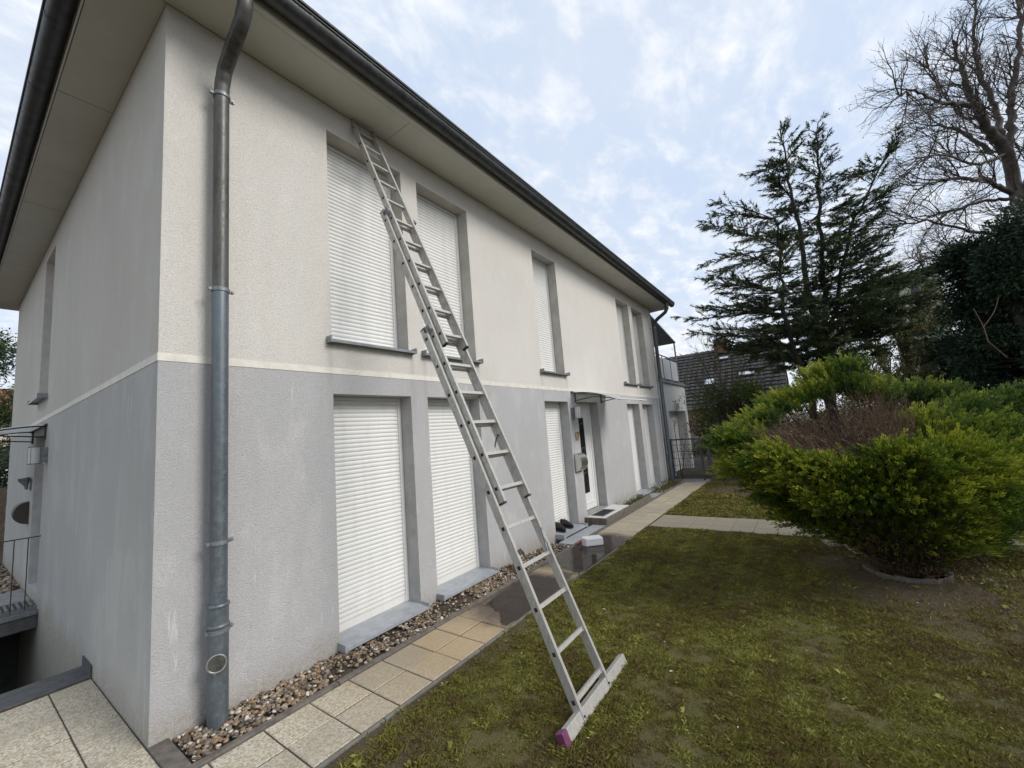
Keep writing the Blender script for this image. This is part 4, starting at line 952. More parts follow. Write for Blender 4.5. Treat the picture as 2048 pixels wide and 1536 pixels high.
# guide brackets where the sections overlap
for (xl, xr, nn, s) in ((1.53, 1.95, .05, 10 * .28 + .085), (1.567, 1.917, .10, 15 * .28 + .085)):
    for xo, sg in ((xl, 1), (xr, -1)):
        g = MB(); x0, x1 = sorted((xo - sg * .006, xo + sg * .05))
        lbox(g, x0, x1, s - .03, s + .012, nn - .036, nn - .02); x0, x1 = sorted((xo - sg * .006, xo - sg * .001)); lbox(g, x0, x1, s - .03, s + .012, nn - .036, nn + .032)
        x0, x1 = sorted((xo - sg * .006, xo + sg * .03)); lbox(g, x0, x1, s - .03, s + .012, nn + .034, nn + .038)
        g.obj('guide_bracket', M['galv'], ladder, False, .002)
# stabiliser bar
sb_ = MB(); lbox(sb_, 1.31, 2.27, -.118, -.045, -.022, .026); sb_ = sb_.obj('stabiliser_bar', M['alu'], ladder, False, .004)
ec = MB(); lbox(ec, 1.300, 1.352, -.122, -.041, -.026, .030); ec.obj('end_cap', M['purple'], sb_, False, .004)
ec = MB(); lbox(ec, 1.296, 1.354, -.128, -.106, -.030, .034); ec.obj('foot_pad', M['maroon'], sb_, False, .004)
for xx in (1.545, 1.93):
    b_ = MB(); b_.tube([lp(xx, -.085, .026), lp(xx, -.085, .037)], .007, 8); b_.obj('bolt', M['rubber'], sb_)
# dangling black straps and hook
st = MB()
def strap(mb, pts, w):
    P = [Vector(p) for p in pts]
    for i in range(len(P) - 1):
        a, b = P[i], P[i + 1]; sd_ = Vector((0, .3, 1)).normalized() * w
        mb.add([a - sd_, a + sd_, b + sd_, b - sd_, a - sd_ + Vector((.002, -.002, 0)), a + sd_ + Vector((.002, -.002, 0)), b + sd_ + Vector((.002, -.002, 0)), b - sd_ + Vector((.002, -.002, 0))], [(0, 1, 2, 3), (7, 6, 5, 4), (0, 4, 5, 1), (3, 2, 6, 7), (1, 5, 6, 2), (0, 3, 7, 4)])
strap(st, [lp(1.93, 1.83, .03), lp(1.885, 1.84, .035), lp(1.84, 1.80, .03), lp(1.80, 1.745, .02)], .011); st.obj('strap', M['rubber'], ladder)
st = MB(); strap(st, [lp(1.548, .93, .03), lp(1.575, .935, .04), lp(1.60, .90, .035)], .02); st.obj('strap', M['rubber'], ladder)
hk = MB(); hk.tube([lp(1.925, 1.02, .035), lp(1.90, 1.0, .045), lp(1.895, .93, .04), lp(1.915, .90, .035)], .009, 8); hk.tube([lp(1.90, .95, .04), lp(1.885, .85, .03)], .008, 8); hk.obj('latch_hook', M['galv'], ladder, True)

# ------------------------------------------------------------------ canister lying on the path
can = empty('canister', (5.05, -.70, 0), math.radians(-48)); tag(can, 'white plastic canister with red cap lying on the wet path', 'canister')
def cprofile():
    # seen from above: body rectangle tapering to the neck
    return [(.17, -.085), (.17, .085), (-.09, .085), (-.145, .045), (-.145, -.02), (-.10, -.085)]
mb = MB(); pr = cprofile(); n = len(pr)
rings = []
for z, k in ((.004, .93), (.018, 1.0), (.105, 1.0), (.125, .93)):
    rings.append([(x * (k if abs(x) > .1 else 1), y * k, z) for x, y in pr])
vs = [v for r in rings for v in r]
mb.add(vs, [(i + j * n, (i + 1) % n + j * n, (i + 1) % n + (j + 1) * n, i + (j + 1) * n) for j in range(3) for i in range(n)] + [tuple(range(n))[::-1], tuple(range(3 * n, 4 * n))])
body = mb.obj('body', M['canister'], None, False, .012); body.parent = can
hd = MB().tube([(-.10, -.055, .065), (-.02, -.075, .10), (.06, -.075, .10), (.10, -.06, .065)], .014, 8).obj('handle', M['canister'], None, True); hd.parent = can
cp_ = MB().tube([(-.145, .012, .06), (-.185, .012, .055)], .026, 14).obj('cap', M['red'], None, True); cp_.parent = can

# ------------------------------------------------------------------ pair of shoes on the sill of the third window
def shoe(x, y, rz, label):
    s = empty('shoe', (x, y, .066), rz); tag(s, label, 'shoe', 'pair of black shoes on the window sill')
    L = .27; n = 14
    vs = []; secs = 15
    for i in range(secs):
        t_ = i / (secs - 1); xx = -L / 2 + L * t_
        w = .040 * (math.sin(math.pi * min(1, max(0.04, t_ * .93 + .05))) ** .45); hgt = .135 if t_ < .38 else .135 - (t_ - .38) / .62 * .08
        for k in range(n):
            a = 2 * math.pi * k / n; vs.append((xx, w * math.cos(a), .022 + (hgt - .022) * (.5 + .5 * math.sin(a))))
    fs = [(i * n + k, i * n + (k + 1) % n, (i + 1) * n + (k + 1) % n, (i + 1) * n + k) for i in range(secs - 1) for k in range(n)] + [tuple(range(n))[::-1], tuple((secs - 1) * n + k for k in range(n))]
    u = MB().add(vs, fs).obj('upper', M['rubber'], None, True); u.parent = s
    so = MB(); pts_ = [(-L / 2 + L * i / 9, .043 * (math.sin(math.pi * min(1, max(.05, i / 9 * .93 + .05))) ** .45)) for i in range(10)]
    so.prism([(a, b, 0) for a, b in pts_] + [(a, -b, 0) for a, b in pts_[::-1]], (0, 0, .022)); so = so.obj('sole', M['black'], None); so.parent = s
    op = MB().tube([(-.07, 0, .128), (-.07, 0, .142)], [.034, .030], 14).obj('collar', M['galv'], None, True); op.parent = s
    ins = MB().tube([(-.07, 0, .1425), (-.07, 0, .1435)], .020, 14).obj('insole', M['frame'], None); ins.parent = s
shoe(5.46, .06, math.radians(250), 'left black shoe on the grey window sill, nearer the ladder')
shoe(5.72, .07, math.radians(262), 'right black shoe on the grey window sill, nearer the doorstep')

# ------------------------------------------------------------------ gate and fence
gate = empty('garden_gate', (12.1, -.17, 0)); tag(gate, 'grey wire-mesh garden gate at the far end of the path', 'gate')
f = MB(); gx = 12.1
for (a, b) in (((gx, -.17, .06), (gx, -.17, 1.24)), ((gx, -1.0, .02), (gx, -1.0, 1.22))): f.box((a[0] - .025, a[1] - .025, a[2]), (b[0] + .025, b[1] + .025, b[2]))
f.box((gx - .02, -.975, .06), (gx + .02, -.195, .10)); f.box((gx - .02, -.975, 1.19), (gx + .02, -.195, 1.23)); f.obj('gate_frame', M['fence'], gate)
for i in range(13): MB().tube([(gx, -.235 - i * .0595, .1), (gx, -.235 - i * .0595, 1.19)], .004, 5).obj('mesh_wire', M['fence'], gate)
for j in range(5): MB().tube([(gx, -.2, .25 + j * .2), (gx, -.97, .25 + j * .2)], .006, 5).obj('cross_wire', M['fence'], gate)
MB().box((gx - .04, -.99, .72), (gx + .04, -.93, .92)).tube([(gx - .05, -.96, .82), (gx - .09, -.96, .82), (gx - .09, -.88, .82)], .008, 6).obj('lock_box', M['bronze'], gate)
pst = MB().box((gx - .035, -.13, 0), (gx + .035, -.06, 1.4)).obj('gate_post', M['fence']); tag(pst, 'grey gate post by the far downpipe', 'post')
fen = empty('mesh_fence', (gx, -1.2, 0)); tag(fen, 'grey wire-mesh fence running behind the shrubs from the gate', 'fence')
ys_ = [-1.20, -3.6, -6.0, -8.4]
for yy in ys_: MB().box((gx - .03, yy - .03, 0), (gx + .03, yy + .03, 1.28)).obj('post', M['fence'], fen)
k = 0
for i in range(3):
    n_ = 40
    mb = MB()
    for q in range(n_): mb.tube([(gx, ys_[i] - .06 - q * .0575, .06), (gx, ys_[i] - .06 - q * .0575, 1.2)], .003, 4)
    for j in range(6): mb.tube([(gx, ys_[i] - .03, .08 + j * .22), (gx, ys_[i + 1] + .03, .08 + j * .22)], .005, 4)
    mb.obj('mesh_panel', M['fence'], fen)
tag(MB().box((gx - .25, -1.15, -.05), (gx + .3, -.03, .012)).obj('gate_slab', M['concrete']), 'pale slab under the garden gate', 'slab')

# ------------------------------------------------------------------ annex beyond the far corner
ax = empty('annex', (14.3, 2, 0)); tag(ax, 'white single-storey annex with a balcony on its roof behind the gate', 'annex')
AY, AX0, AX1, AZ = .15, 12.21, 16.2, 3.08
w = MB(); o0, o1, oz = 13.55, 15.85, 2.12
w.quad((AX0, AY, -.1), (o0, AY, -.1), (o0, AY, AZ), (AX0, AY, AZ)); w.quad((o1, AY, -.1), (AX1, AY, -.1), (AX1, AY, AZ), (o1, AY, AZ)); w.quad((o0, AY, oz), (o1, AY, oz), (o1, AY, AZ), (o0, AY, AZ))
w.quad((AX1, AY, -.1), (AX1, AY + 5, -.1), (AX1, AY + 5, AZ), (AX1, AY, AZ)); dd = .32
w.quad((o0, AY, -.1), (o0, AY + dd, -.1), (o0, AY + dd, oz), (o0, AY, oz)); w.quad((o1, AY, -.1), (o1, AY, oz), (o1, AY + dd, oz), (o1, AY + dd, -.1)); w.quad((o0, AY, oz), (o0, AY + dd, oz), (o1, AY + dd, oz), (o1, AY, oz))
w.obj('wall', M['frame'], ax)
MB().box((o0, AY + dd, -.05), (o1, AY + dd + .05, oz)).obj('door', M['frame'], ax)
MB().box((AX0, AY - .004, 2.50), (AX1 + .004, AY - .001, 2.56)).obj('plaster_band', M['frame'], ax)
MB().box((AX0, AY - .08, AZ), (AX1 + .08, AY + 5, AZ + .07)).obj('roof_slab', M['sill'], ax)
rr_ = MB(); rr_.tube([(AX0, AY, 4.03), (15.5, AY, 4.03)], .022, 8).tube([(15.5, AY, 4.03), (15.5, AY + 3, 4.03)], .022, 8); rr_.obj('handrail', M['galv'], ax)
for xx in (12.5, 13.5, 14.5, 15.5):
    MB().tube([(xx, AY, AZ + .07), (xx, AY, 4.03)], .016, 6).obj('baluster', M['galv'], ax)
for x0 in (12.55, 13.55, 14.55): MB().box((x0, AY - .006, 3.24), (x0 + .9, AY + .006, 3.95)).obj('glass_panel', M['milk'], ax)
cpn = MB(); q0 = [(12.35, AY - .05, 5.34), (15.5, AY - .05, 4.78), (15.5, AY + 3, 4.78), (12.35, AY + 3, 5.34)]
cpn.add(q0 + [(a, b, c - .05) for a, b, c in q0], [(0, 1, 2, 3), (7, 6, 5, 4), (0, 4, 5, 1), (1, 5, 6, 2), (2, 6, 7, 3), (3, 7, 4, 0)]); cpn.obj('terrace_roof', M['galv'], ax)
MB().tube([(15.46, AY, AZ + .07), (15.46, AY, 4.76)], .028, 8).obj('roof_post', M['galv'], ax)
lm = MB().tube([(14.4, AY - .09, 2.14), (14.4, AY - .09, 2.38)], .07, 14).obj('wall_lamp', M['shade']); tag(lm, 'round grey wall lamp above the annex door', 'wall lamp')

# ------------------------------------------------------------------ vegetation builders
def tubes_np(name, segs, mat, parent=None, sides=5, kind=None, smooth=True):
    """segs: list of (points (n,3), r0, r1) -> one mesh of tapered tubes"""
    Vs = []; Fs = []; b = 0
    ang = np.arange(sides) * 2 * np.pi / sides; ca, sa = np.cos(ang), np.sin(ang)
    for P, r0, r1 in segs:
        P = np.asarray(P, float); n = len(P)
        T = np.gradient(P, axis=0); T /= np.linalg.norm(T, axis=1, keepdims=True) + 1e-9
        ref = np.array([0.3, 0.2, 1.0]) if abs(T[0][2]) < .8 else np.array([1., .1, 0])
        A = np.cross(T, ref); A /= np.linalg.norm(A, axis=1, keepdims=True) + 1e-9; Bv = np.cross(T, A)
        rr = np.linspace(r0, r1, n)[:, None, None]
        V = P[:, None] + rr * (A[:, None] * ca[None, :, None] + Bv[:, None] * sa[None, :, None])
        i = (np.arange(n - 1)[:, None] * sides + np.arange(sides)[None]).ravel(); j = (np.arange(n - 1)[:, None] * sides + (np.arange(sides)[None] + 1) % sides).ravel()
        Vs.append(V.reshape(-1, 3)); Fs.append(np.stack([i, j, j + sides, i + sides], 1) + b); b += n * sides
    me = npmesh(name, np.concatenate(Vs), np.concatenate(Fs), mat, None, smooth)
    o = bpy.data.objects.new(name, me); COL.objects.link(o)
    if parent is not None: par(o, parent)
    if kind: o['kind'] = kind
    return o
def smooth_path(P, k=6, wob=0.0, r=None):
    P = np.asarray(P, float); n = len(P)
    if n < 3: t = np.linspace(0, 1, k)[:, None]; Q = P[0] * (1 - t) + P[-1] * t
    else:
        Q = []
        E = np.vstack([2 * P[0] - P[1], P, 2 * P[-1] - P[-2]])
        for i in range(n - 1):
            p0, p1, p2, p3 = E[i:i + 4]
            for t in np.arange(k) / k: Q.append(.5 * ((2 * p1) + (-p0 + p2) * t + (2 * p0 - 5 * p1 + 4 * p2 - p3) * t * t + (-p0 + 3 * p1 - 3 * p2 + p3) * t ** 3))
        Q.append(P[-1]); Q = np.array(Q)
    if wob and r is not None:
        w = r.normal(0, wob, Q.shape); w[0] = 0; Q = Q + w
    return Q
def leaves_np(name, P, Dr, L, W, mat, parent, tint, seed=0, droop=.25, kind=None):
    """diamond leaf blades: P base points, Dr directions, L lengths, W widths"""
    r = np.random.default_rng(seed); n = len(P)
    Dr = Dr / (np.linalg.norm(Dr, axis=1, keepdims=True) + 1e-9)
    q = r.normal(0, 1, (n, 3)); S = np.cross(Dr, q); S /= np.linalg.norm(S, axis=1, keepdims=True) + 1e-9
    L = np.broadcast_to(L, n)[:, None]; W = np.broadcast_to(W, n)[:, None]
    tip = P + Dr * L; tip[:, 2] -= (L[:, 0] * droop)
    mid = P + Dr * L * .45
    V = np.stack([P, mid + S * W / 2, tip, mid - S * W / 2], 1).reshape(-1, 3)
    i = np.arange(n)[:, None] * 4; F = i + np.array([[0, 1, 2, 3]])
    o = bpy.data.objects.new(name, npmesh(name, V, F, mat, None, False, np.repeat(np.clip(tint, 0, 1), 4))); COL.objects.link(o)
    if parent is not None: par(o, parent)
    if kind: o['kind'] = kind
    return o
def grow_twigs(limbs, r, levels, lens, counts, spread, radii, up=.25, wob=.03, bias=(0, 0, 0)):
    """limbs: list of (pts, r0, r1); returns segments for all lower levels, and the last level alone"""
    cur = [(np.asarray(p, float), a, b) for p, a, b in limbs]; out = list(cur); bias = np.array(bias)
    for lv in range(levels):
        nxt = []
        for P, r0, r1 in cur:
            ln = np.linalg.norm(np.diff(P, axis=0), axis=1).sum()
            m_ = max(1, int(counts[lv] * ln * r.uniform(.8, 1.2)))
            for q in range(m_):
                t = r.uniform(.18 if lv == 0 else .1, 1.0); f_ = t * (len(P) - 1); i = min(int(f_), len(P) - 2)
                p = P[i] + (P[i + 1] - P[i]) * (f_ - i); d = P[i + 1] - P[i]; d = d / (np.linalg.norm(d) + 1e-9)
                side = r.normal(0, 1, 3); side -= d * side.dot(d); side /= np.linalg.norm(side)
                a = r.uniform(*spread); v = d * math.cos(a) + side * math.sin(a) + np.array([0, 0, up]) + bias; v /= np.linalg.norm(v)
                L = lens[lv] * r.uniform(.5, 1.2) * (1.25 - .6 * t); pts_ = [p]; k = 5 if lv < 2 else 4
                for s_ in range(k):
                    v = v + r.normal(0, .16, 3) + np.array([0, 0, up * .25]); v /= np.linalg.norm(v); pts_.append(pts_[-1] + v * L / k)
                ra = min(radii[lv], r0 * .75); nxt.append((np.array(pts_), ra, ra * .35))
        out += nxt; cur = nxt
    return out, cur

# ------------------------------------------------------------------ bare tree
def bare_tree():
    r = np.random.default_rng(77)
    root = empty('bare_tree', (20.9, -10.6, 0)); tag(root, 'tall bare deciduous tree with dense fine twigs at the right edge', 'tree')
    limbs = [(smooth_path(p, 6, .03, r), a * .66, b * .7) for p, a, b in BARE_LIMBS]
    p0 = limbs[0][0]; limbs[0] = (np.vstack([[p0[0][0] + .1, p0[0][1] - .1, -.1], p0]), .30, .035)
    tubes_np('trunk', limbs, M['bark_grey'], root, 9)
    segs, last = grow_twigs(limbs, r, 3, (1.7, .9, .5), (4.4, 5.2, 4.8), (.35, .95), (.026, .011, .006), .05, .03, (-.13, .18, .0))
    tubes_np('twigs', segs[len(limbs):], M['bark_grey'], root, 3, smooth=False)
    P = np.array([s[0][-1] for s in last]); k = r.uniform(0, 1, len(P)) < .6; P = P[k]
    leaves_np('buds', P, r.normal(0, 1, P.shape), r.uniform(.03, .07, len(P)), .028, M['bark'], root, r.uniform(0, 1, len(P)), 3)
bare_tree()

# ------------------------------------------------------------------ dark conifer with several leaders
def spray_branch(r, base, tip, sag, segs, LP, LD, LL, dens, r0, width=.55):
    base = np.array(base); tip = np.array(tip); ln = np.linalg.norm(tip - base)
    t = np.linspace(0, 1, 9)[:, None]; P = base + (tip - base) * t; P[:, 2] += (np.sin(t[:, 0] * np.pi) * sag * ln)
    P += r.normal(0, .02 * ln, P.shape) * t
    segs.append((P, r0, .006))
    m_ = int(ln * dens)
    d0 = (tip - base) / (ln + 1e-9); side = np.cross(d0, [0, 0, 1]); side /= np.linalg.norm(side) + 1e-9
    for q in range(m_):
        u = r.uniform(.12, 1.0) ** .8; f_ = u * 8; i = min(int(f_), 7); p = P[i] + (P[i + 1] - P[i]) * (f_ - i)
        s = r.choice([-1, 1]); v = d0 * r.uniform(.6, 1.3) + side * s * r.uniform(.3, 1.0) + np.array([0, 0, r.uniform(-.2, .6)]); v /= np.linalg.norm(v)
        L = r.uniform(.3, 1.0) * width * (1.15 - .75 * u) + .12; k = 5; pts_ = [p]
        for s_ in range(k):
            v = v + r.normal(0, .08, 3) + np.array([0, 0, -.035]); v /= np.linalg.norm(v); pts_.append(pts_[-1] + v * L / k)
        pts_ = np.array(pts_); segs.append((pts_, .008, .003))
        nl = int(L * 60) + 9
        for w in range(nl):
            g = r.uniform(.05, 1.0) * k; i = min(int(g), k - 1); pp = pts_[i] + (pts_[i + 1] - pts_[i]) * (g - i)
            LP.append(pp); LD.append(v * 1.15 + r.normal(0, .42, 3) + np.array([0, 0, .05])); LL.append(r.uniform(.07, .16))
def conifer():
    r = np.random.default_rng(5); root = empty('conifer', (14.4, -4.2, 0)); tag(root, 'dark open-branched conifer with two pointed leaders beyond the lawn', 'tree')
    tr = [(smooth_path(p, 6, .03, r), a * .68, b) for p, a, b in CONIFER_TRUNKS]
    for i in (0, 1, 2):
        P = tr[i][0]; tr[i] = (np.vstack([[14.4, -4.2, -.1], [14.4, -4.22, .8], P[P[:, 2] > 1.4]]), tr[i][1] * 1.25, tr[i][2])
    tubes_np('trunk', tr, M['bark'], root, 8)
    segs = []; LP = []; LD = []; LL = []
    allp = np.vstack([t[0] for t in tr])
    for tip in CONIFER_TIPS:
        tip = np.array(tip); d = np.linalg.norm(allp - (tip - np.array([0, 0, .45])), axis=1) + np.abs(allp[:, 2] - tip[2] + .35) * 1.4
        b = allp[np.argmin(d)]; spray_branch(r, b, tip, r.uniform(-.06, .06), segs, LP, LD, LL, 11, .03)
        for e in range(2):     # companions around each main branch
            tp = b + (tip - b) * r.uniform(.5, .85) + r.normal(0, .38, 3) * np.array([1, 1, .7]); spray_branch(r, b + (tip - b) * r.uniform(0, .25), tp, .02, segs, LP, LD, LL, 11, .02)
    for ti, (P, a, b) in enumerate(tr):       # whorls along every leader, shorter near its top
        zt = P[-1][2]
        for p in P:
            if p[2] < 2.9: continue
            dz = zt - p[2]; L = min(2.0, .12 + dz * (.30 if ti < 2 else .24))
            for q in range(4 if dz > .8 else 3):
                a_ = r.uniform(0, 6.28); v = np.array([math.cos(a_), math.sin(a_), 1.0 if dz < 1.6 else r.uniform(-.05, .3)]); pp = p + r.normal(0, .02, 3)
                spray_branch(r, pp, pp + v * L * r.uniform(.6, 1.15), .03, segs, LP, LD, LL, 10 if dz > 1 else 13, .012, .5 if dz > 1.5 else .22)
    tubes_np('branches', segs, M['bark'], root, 3, smooth=False)
    LP = np.array(LP); n = len(LP); print('conifer leaves', n)
    leaves_np('foliage', LP, np.array(LD), np.array(LL), r.uniform(.012, .024, n), M['conifer'], root, r.uniform(0, 1, n), 6, .1)
conifer()

# ------------------------------------------------------------------ dense crowns from clumps of leaves
def clump_tree(name, label, cat, clumps, trunk, mat, n_per, leaf, seed, barkmat, group=None, twig=True, updir=.35, shell=.55, droop=.2):
    """clumps: list of (x,y,z,r[,rz]) ; leaves fill each clump, denser near its skin"""
    r = np.random.default_rng(seed); bx, by = trunk[0][0][0][:2]
    root = empty(name, (bx, by, 0)); tag(root, label, cat, group)
    limbs = [(smooth_path(p, 4, .01, r), a, b) for p, a, b in trunk]; tb = [(p, a, b) for p, a, b in limbs]
    allp = np.vstack([t[0] for t in limbs]); sg = []
    LP = []; LD = []
    for c in clumps:
        x, y, z, rad = c[:4]; rz = c[4] if len(c) > 4 else rad * .8
        cc = np.array([x, y, z]); n = int(n_per * rad * rad / .09)
        d = r.normal(0, 1, (n, 3)); d /= np.linalg.norm(d, axis=1, keepdims=True)
        rr = (r.uniform(0, 1, n) ** shell)[:, None] * (1 + .22 * np.sin(d[:, [0]] * 5 + x * 3) * np.cos(d[:, [1]] * 4 + z * 5))
        P = cc + d * rr * np.array([rad, rad, rz]); LP.append(P); LD.append(d + np.array([0, 0, updir]))
        b = allp[np.argmin(np.linalg.norm(allp - cc, axis=1) + np.maximum(0, allp[:, 2] - z) * 1.5)]
        for q in range(2 + int(rad * 4)):
            e = cc + r.normal(0, .45, 3) * rad; m_ = (b + e) / 2 + r.normal(0, .1, 3) * rad; sg.append((smooth_path([b, m_, e], 3), .008 + .014 * rad, .004))
    tubes_np('trunk', tb, barkmat, root, 8)
    if twig: tubes_np('branches', sg, barkmat, root, 4)
    P = np.concatenate(LP); n = len(P); lo, hi = leaf
    o = leaves_np('foliage', P, np.concatenate(LD) + r.normal(0, .45, (n, 3)), r.uniform(lo, hi, n), r.uniform(.28, .5, n) * lo * 1.3, mat, root, r.normal(.5, .24, n), seed, droop)
    return root
def blobs(r, n, x0, x1, y0, y1, z0, z1, r0, r1, prof=None):
    out = []
    for i in range(n):
        z = r.uniform(z0, z1); t = (z - z0) / (z1 - z0); k = prof(t) if prof else 1
        cx, cy = (x0 + x1) / 2, (y0 + y1) / 2
        a = r.uniform(0, 6.28); q = math.sqrt(r.uniform(0, 1)) * k
        out.append((cx + math.cos(a) * q * (x1 - x0) / 2, cy + math.sin(a) * q * (y1 - y0) / 2, z, r.uniform(r0, r1)))
    return out
r9 = np.random.default_rng(19)
# very dark evergreen at the right
clump_tree('evergreen_tree', 'nearly black dense evergreen tree behind the yellow-green shrub at right', 'tree',
           blobs(r9, 135, 12.6, 15.6, -10.6, -6.9, .2, 5.5, .4, .6, lambda t: 1 - .25 * t ** 2) + [(13.6, -8.0, 5.6, .45), (13.4, -7.7, 5.0, .45), (14.0, -8.5, 6.0, .5)],
           [([(13.8, -8.0, 0), (13.8, -8.0, 2.5), (13.7, -7.9, 5.3)], .22, .06)], M['ivy'], 460, (.08, .14), 31, M['bark'])
sn = [(smooth_path([(12.6, -7.1, 2.9), (12.5, -7.05, 3.3), (12.45, -6.95, 3.75)], 5), .014, .006), (smooth_path([(12.5, -7.05, 3.3), (12.5, -7.25, 3.6), (12.45, -7.35, 3.9)], 5), .010, .005)]
sn[0][0][0] = (12.9, -7.4, 2.6)
o = tubes_np('dead_branch', sn, M['wood'], None, 6); tag(o, 'pale broken branch showing in the dark evergreen', 'branch')
clump_tree('tall_hedge', 'dark tall hedge closing the garden behind the right-hand evergreen', 'hedge', blobs(np.random.default_rng(91), 95, 16.5, 19.5, -15.5, -7.2, .4, 4.2, .6, .95), [([(18, -11, 0), (18, -11, 2)], .1, .05)], M['ivy'], 130, (.14, .24), 92, M['bark'])
# olive twiggy trees behind
def wispy(name, label, base, tips, seed, mat, leafn, lr, barkmat=None, cat='tree', group=None, twl=.9, tr=.09, fan=3):
    r = np.random.default_rng(seed); root = empty(name, (base[0], base[1], 0)); tag(root, label, cat, group)
    base = np.array(base, float); limbs = []
    for tp in tips:
        tp = np.array(tp, float); mid = base + (tp - base) * .45 + np.array([0, 0, .12 * (tp[2] - base[2])]) + r.normal(0, .12, 3)
        limbs.append((smooth_path([base + r.normal(0, .03, 3) * [1, 1, 0], mid, tp], 6, .015, r), tr, tr * .12))
    segs, last = grow_twigs(limbs, r, 2, (twl, twl * .5), (fan, fan * 1.2), (.3, .9), (tr * .25, tr * .1), .15, .02)
    tubes_np('stems', limbs, barkmat or M['bark'], root, 6); tubes_np('twigs', segs[len(limbs):], barkmat or M['bark'], root, 3, smooth=False)
    if leafn:
        LP = []; LD = []
        for P, a, b in last + segs[len(limbs):]:
            m_ = r.poisson(leafn)
            for q in range(m_):
                f_ = r.uniform(.1, 1) * (len(P) - 1); i = min(int(f_), len(P) - 2); LP.append(P[i] + (P[i + 1] - P[i]) * (f_ - i) + r.normal(0, lr[0] * .5, 3)); LD.append(r.normal(0, 1, 3) + [0, 0, .3])
        LP = np.array(LP); n = len(LP); leaves_np('foliage', LP, np.array(LD), r.uniform(lr[0], lr[1], n), lr[0] * .5, mat, root, r.normal(.5, .25, n), seed)
    return root
wispy('olive_tree', 'loose olive-green tree behind the conifer and before the tall pale building', (23.5, -7.5, 0), [(22, -4.9, 4.6), (22.3, -5.6, 5.6), (23.0, -6.6, 6.6), (23.6, -7.6, 7.2), (24.5, -8.8, 7.6), (25, -10, 7.4), (22.1, -5.3, 3.4), (23.3, -7.6, 4.6), (24.6, -9.4, 5.2), (21.7, -4.6, 3.6), (24, -8.2, 6.2), (22.9, -6.4, 5.0)], 41, M['olive'], 9, (.08, .17), twl=1.5, tr=.10, fan=3.4)
wispy('olive_shrub', 'brown-green twiggy shrub mass behind the yellow-green shrub', (17.6, -5.9, 0), [(16.6, -4.6, 2.6), (17, -5.0, 3.0), (17.3, -5.6, 3.3), (17.8, -6.2, 3.6), (18.2, -7.0, 3.4), (16.4, -5.2, 1.9), (17.2, -6.6, 2.6), (18.4, -7.4, 2.6), (16.2, -4.4, 2.2)], 42, M['olive'], 8, (.06, .12), cat='shrub', twl=1.1, tr=.05, fan=4)
# bare shrub before the dark roof and low planting by the fence
wispy('bare_shrub', 'half-bare upright shrub with thin stems before the dark tiled roof', (13.9, -1.75, 0), [(13.5, -.55, 3.9), (13.6, -.9, 4.2), (13.7, -1.2, 4.3), (13.9, -1.5, 4.2), (14.0, -1.9, 4.3), (14.1, -2.3, 4.0), (14.2, -2.7, 3.5), (13.4, -.5, 3.0), (14.1, -3.0, 3.0), (13.6, -.8, 3.5), (14.2, -2.5, 4.1)], 43, M['hedge'], 1.6, (.04, .07), M['wood'], cat='shrub', twl=.9, tr=.032, fan=5.5)
clump_tree('leafy_shrub', 'mid-green leafy shrub by the fence below the half-bare shrub', 'shrub', blobs(np.random.default_rng(3), 60, 12.9, 14.6, -3.0, -.45, .6, 2.7, .2, .38, lambda t: 1 - .25 * t), [([(13.7, -2.0, 0), (13.7, -2.0, 1.6)], .05, .02)], M['hedge'], 210, (.06, .10), 44, M['bark'])
clump_tree('blossom_shrub', 'low shrub with pale pink blossom behind the mesh fence', 'shrub', blobs(np.random.default_rng(4), 16, 13.2, 15.0, -1.5, -.1, .3, 1.5, .2, .34), [([(14.1, -.8, 0), (14.1, -.8, .9)], .03, .015)], M['redleaf'], 70, (.04, .08), 45, M['bark'])
o = leaves_np('blossom', np.array([[r9.uniform(13.0, 14.6), r9.uniform(-1.7, -.2), r9.uniform(.4, 1.7)] for _ in range(420)]), r9.normal(0, 1, (420, 3)), .07, .055, M['blossom'], bpy.data.objects['blossom_shrub'], r9.uniform(0, 1, 420), 8)
clump_tree('red_hedge', 'copper and green hedge at the foot of the dark-roofed house', 'hedge', blobs(np.random.default_rng(6), 26, 17.5, 19.0, -1.5, 1.6, .4, 2.0, .35, .55), [([(18.2, 0, 0), (18.2, 0, 1.2)], .05, .02)], M['redleaf'], 70, (.08, .14), 46, M['bark'])
clump_tree('green_hedge', 'dark green hedge behind the wire fence left of the large shrub', 'hedge', blobs(np.random.default_rng(7), 44, 16.2, 18.2, -5.4, -1.4, .2, 1.75, .35, .55), [([(17.1, -3.4, 0), (17.1, -3.4, 1.2)], .05, .02)], M['hedge'], 70, (.08, .14), 47, M['bark'])
wispy('pruned_shrub', 'small half-bare shrub with upright stems at the fence', (11.3, -2.05, 0), [(11.2, -1.7, .9), (11.3, -2.0, 1.1), (11.4, -2.3, 1.0), (11.4, -2.5, .7), (11.2, -1.8, 1.3)], 48, M['hedge'], 1.2, (.03, .05), cat='shrub', twl=.35, tr=.016, fan=6)
# creeper sprig by the far downpipe
wispy('climbing_sprig', 'few loose leafy twigs sticking out beside the far downpipe', (12.3, -.35, 0), [(12.1, -.62, 2.5), (12.2, -.5, 2.35), (12.05, -.75, 2.65)], 49, M['hedge'], 2.5, (.05, .09), cat='climber', twl=.35, tr=.01, fan=1.6)
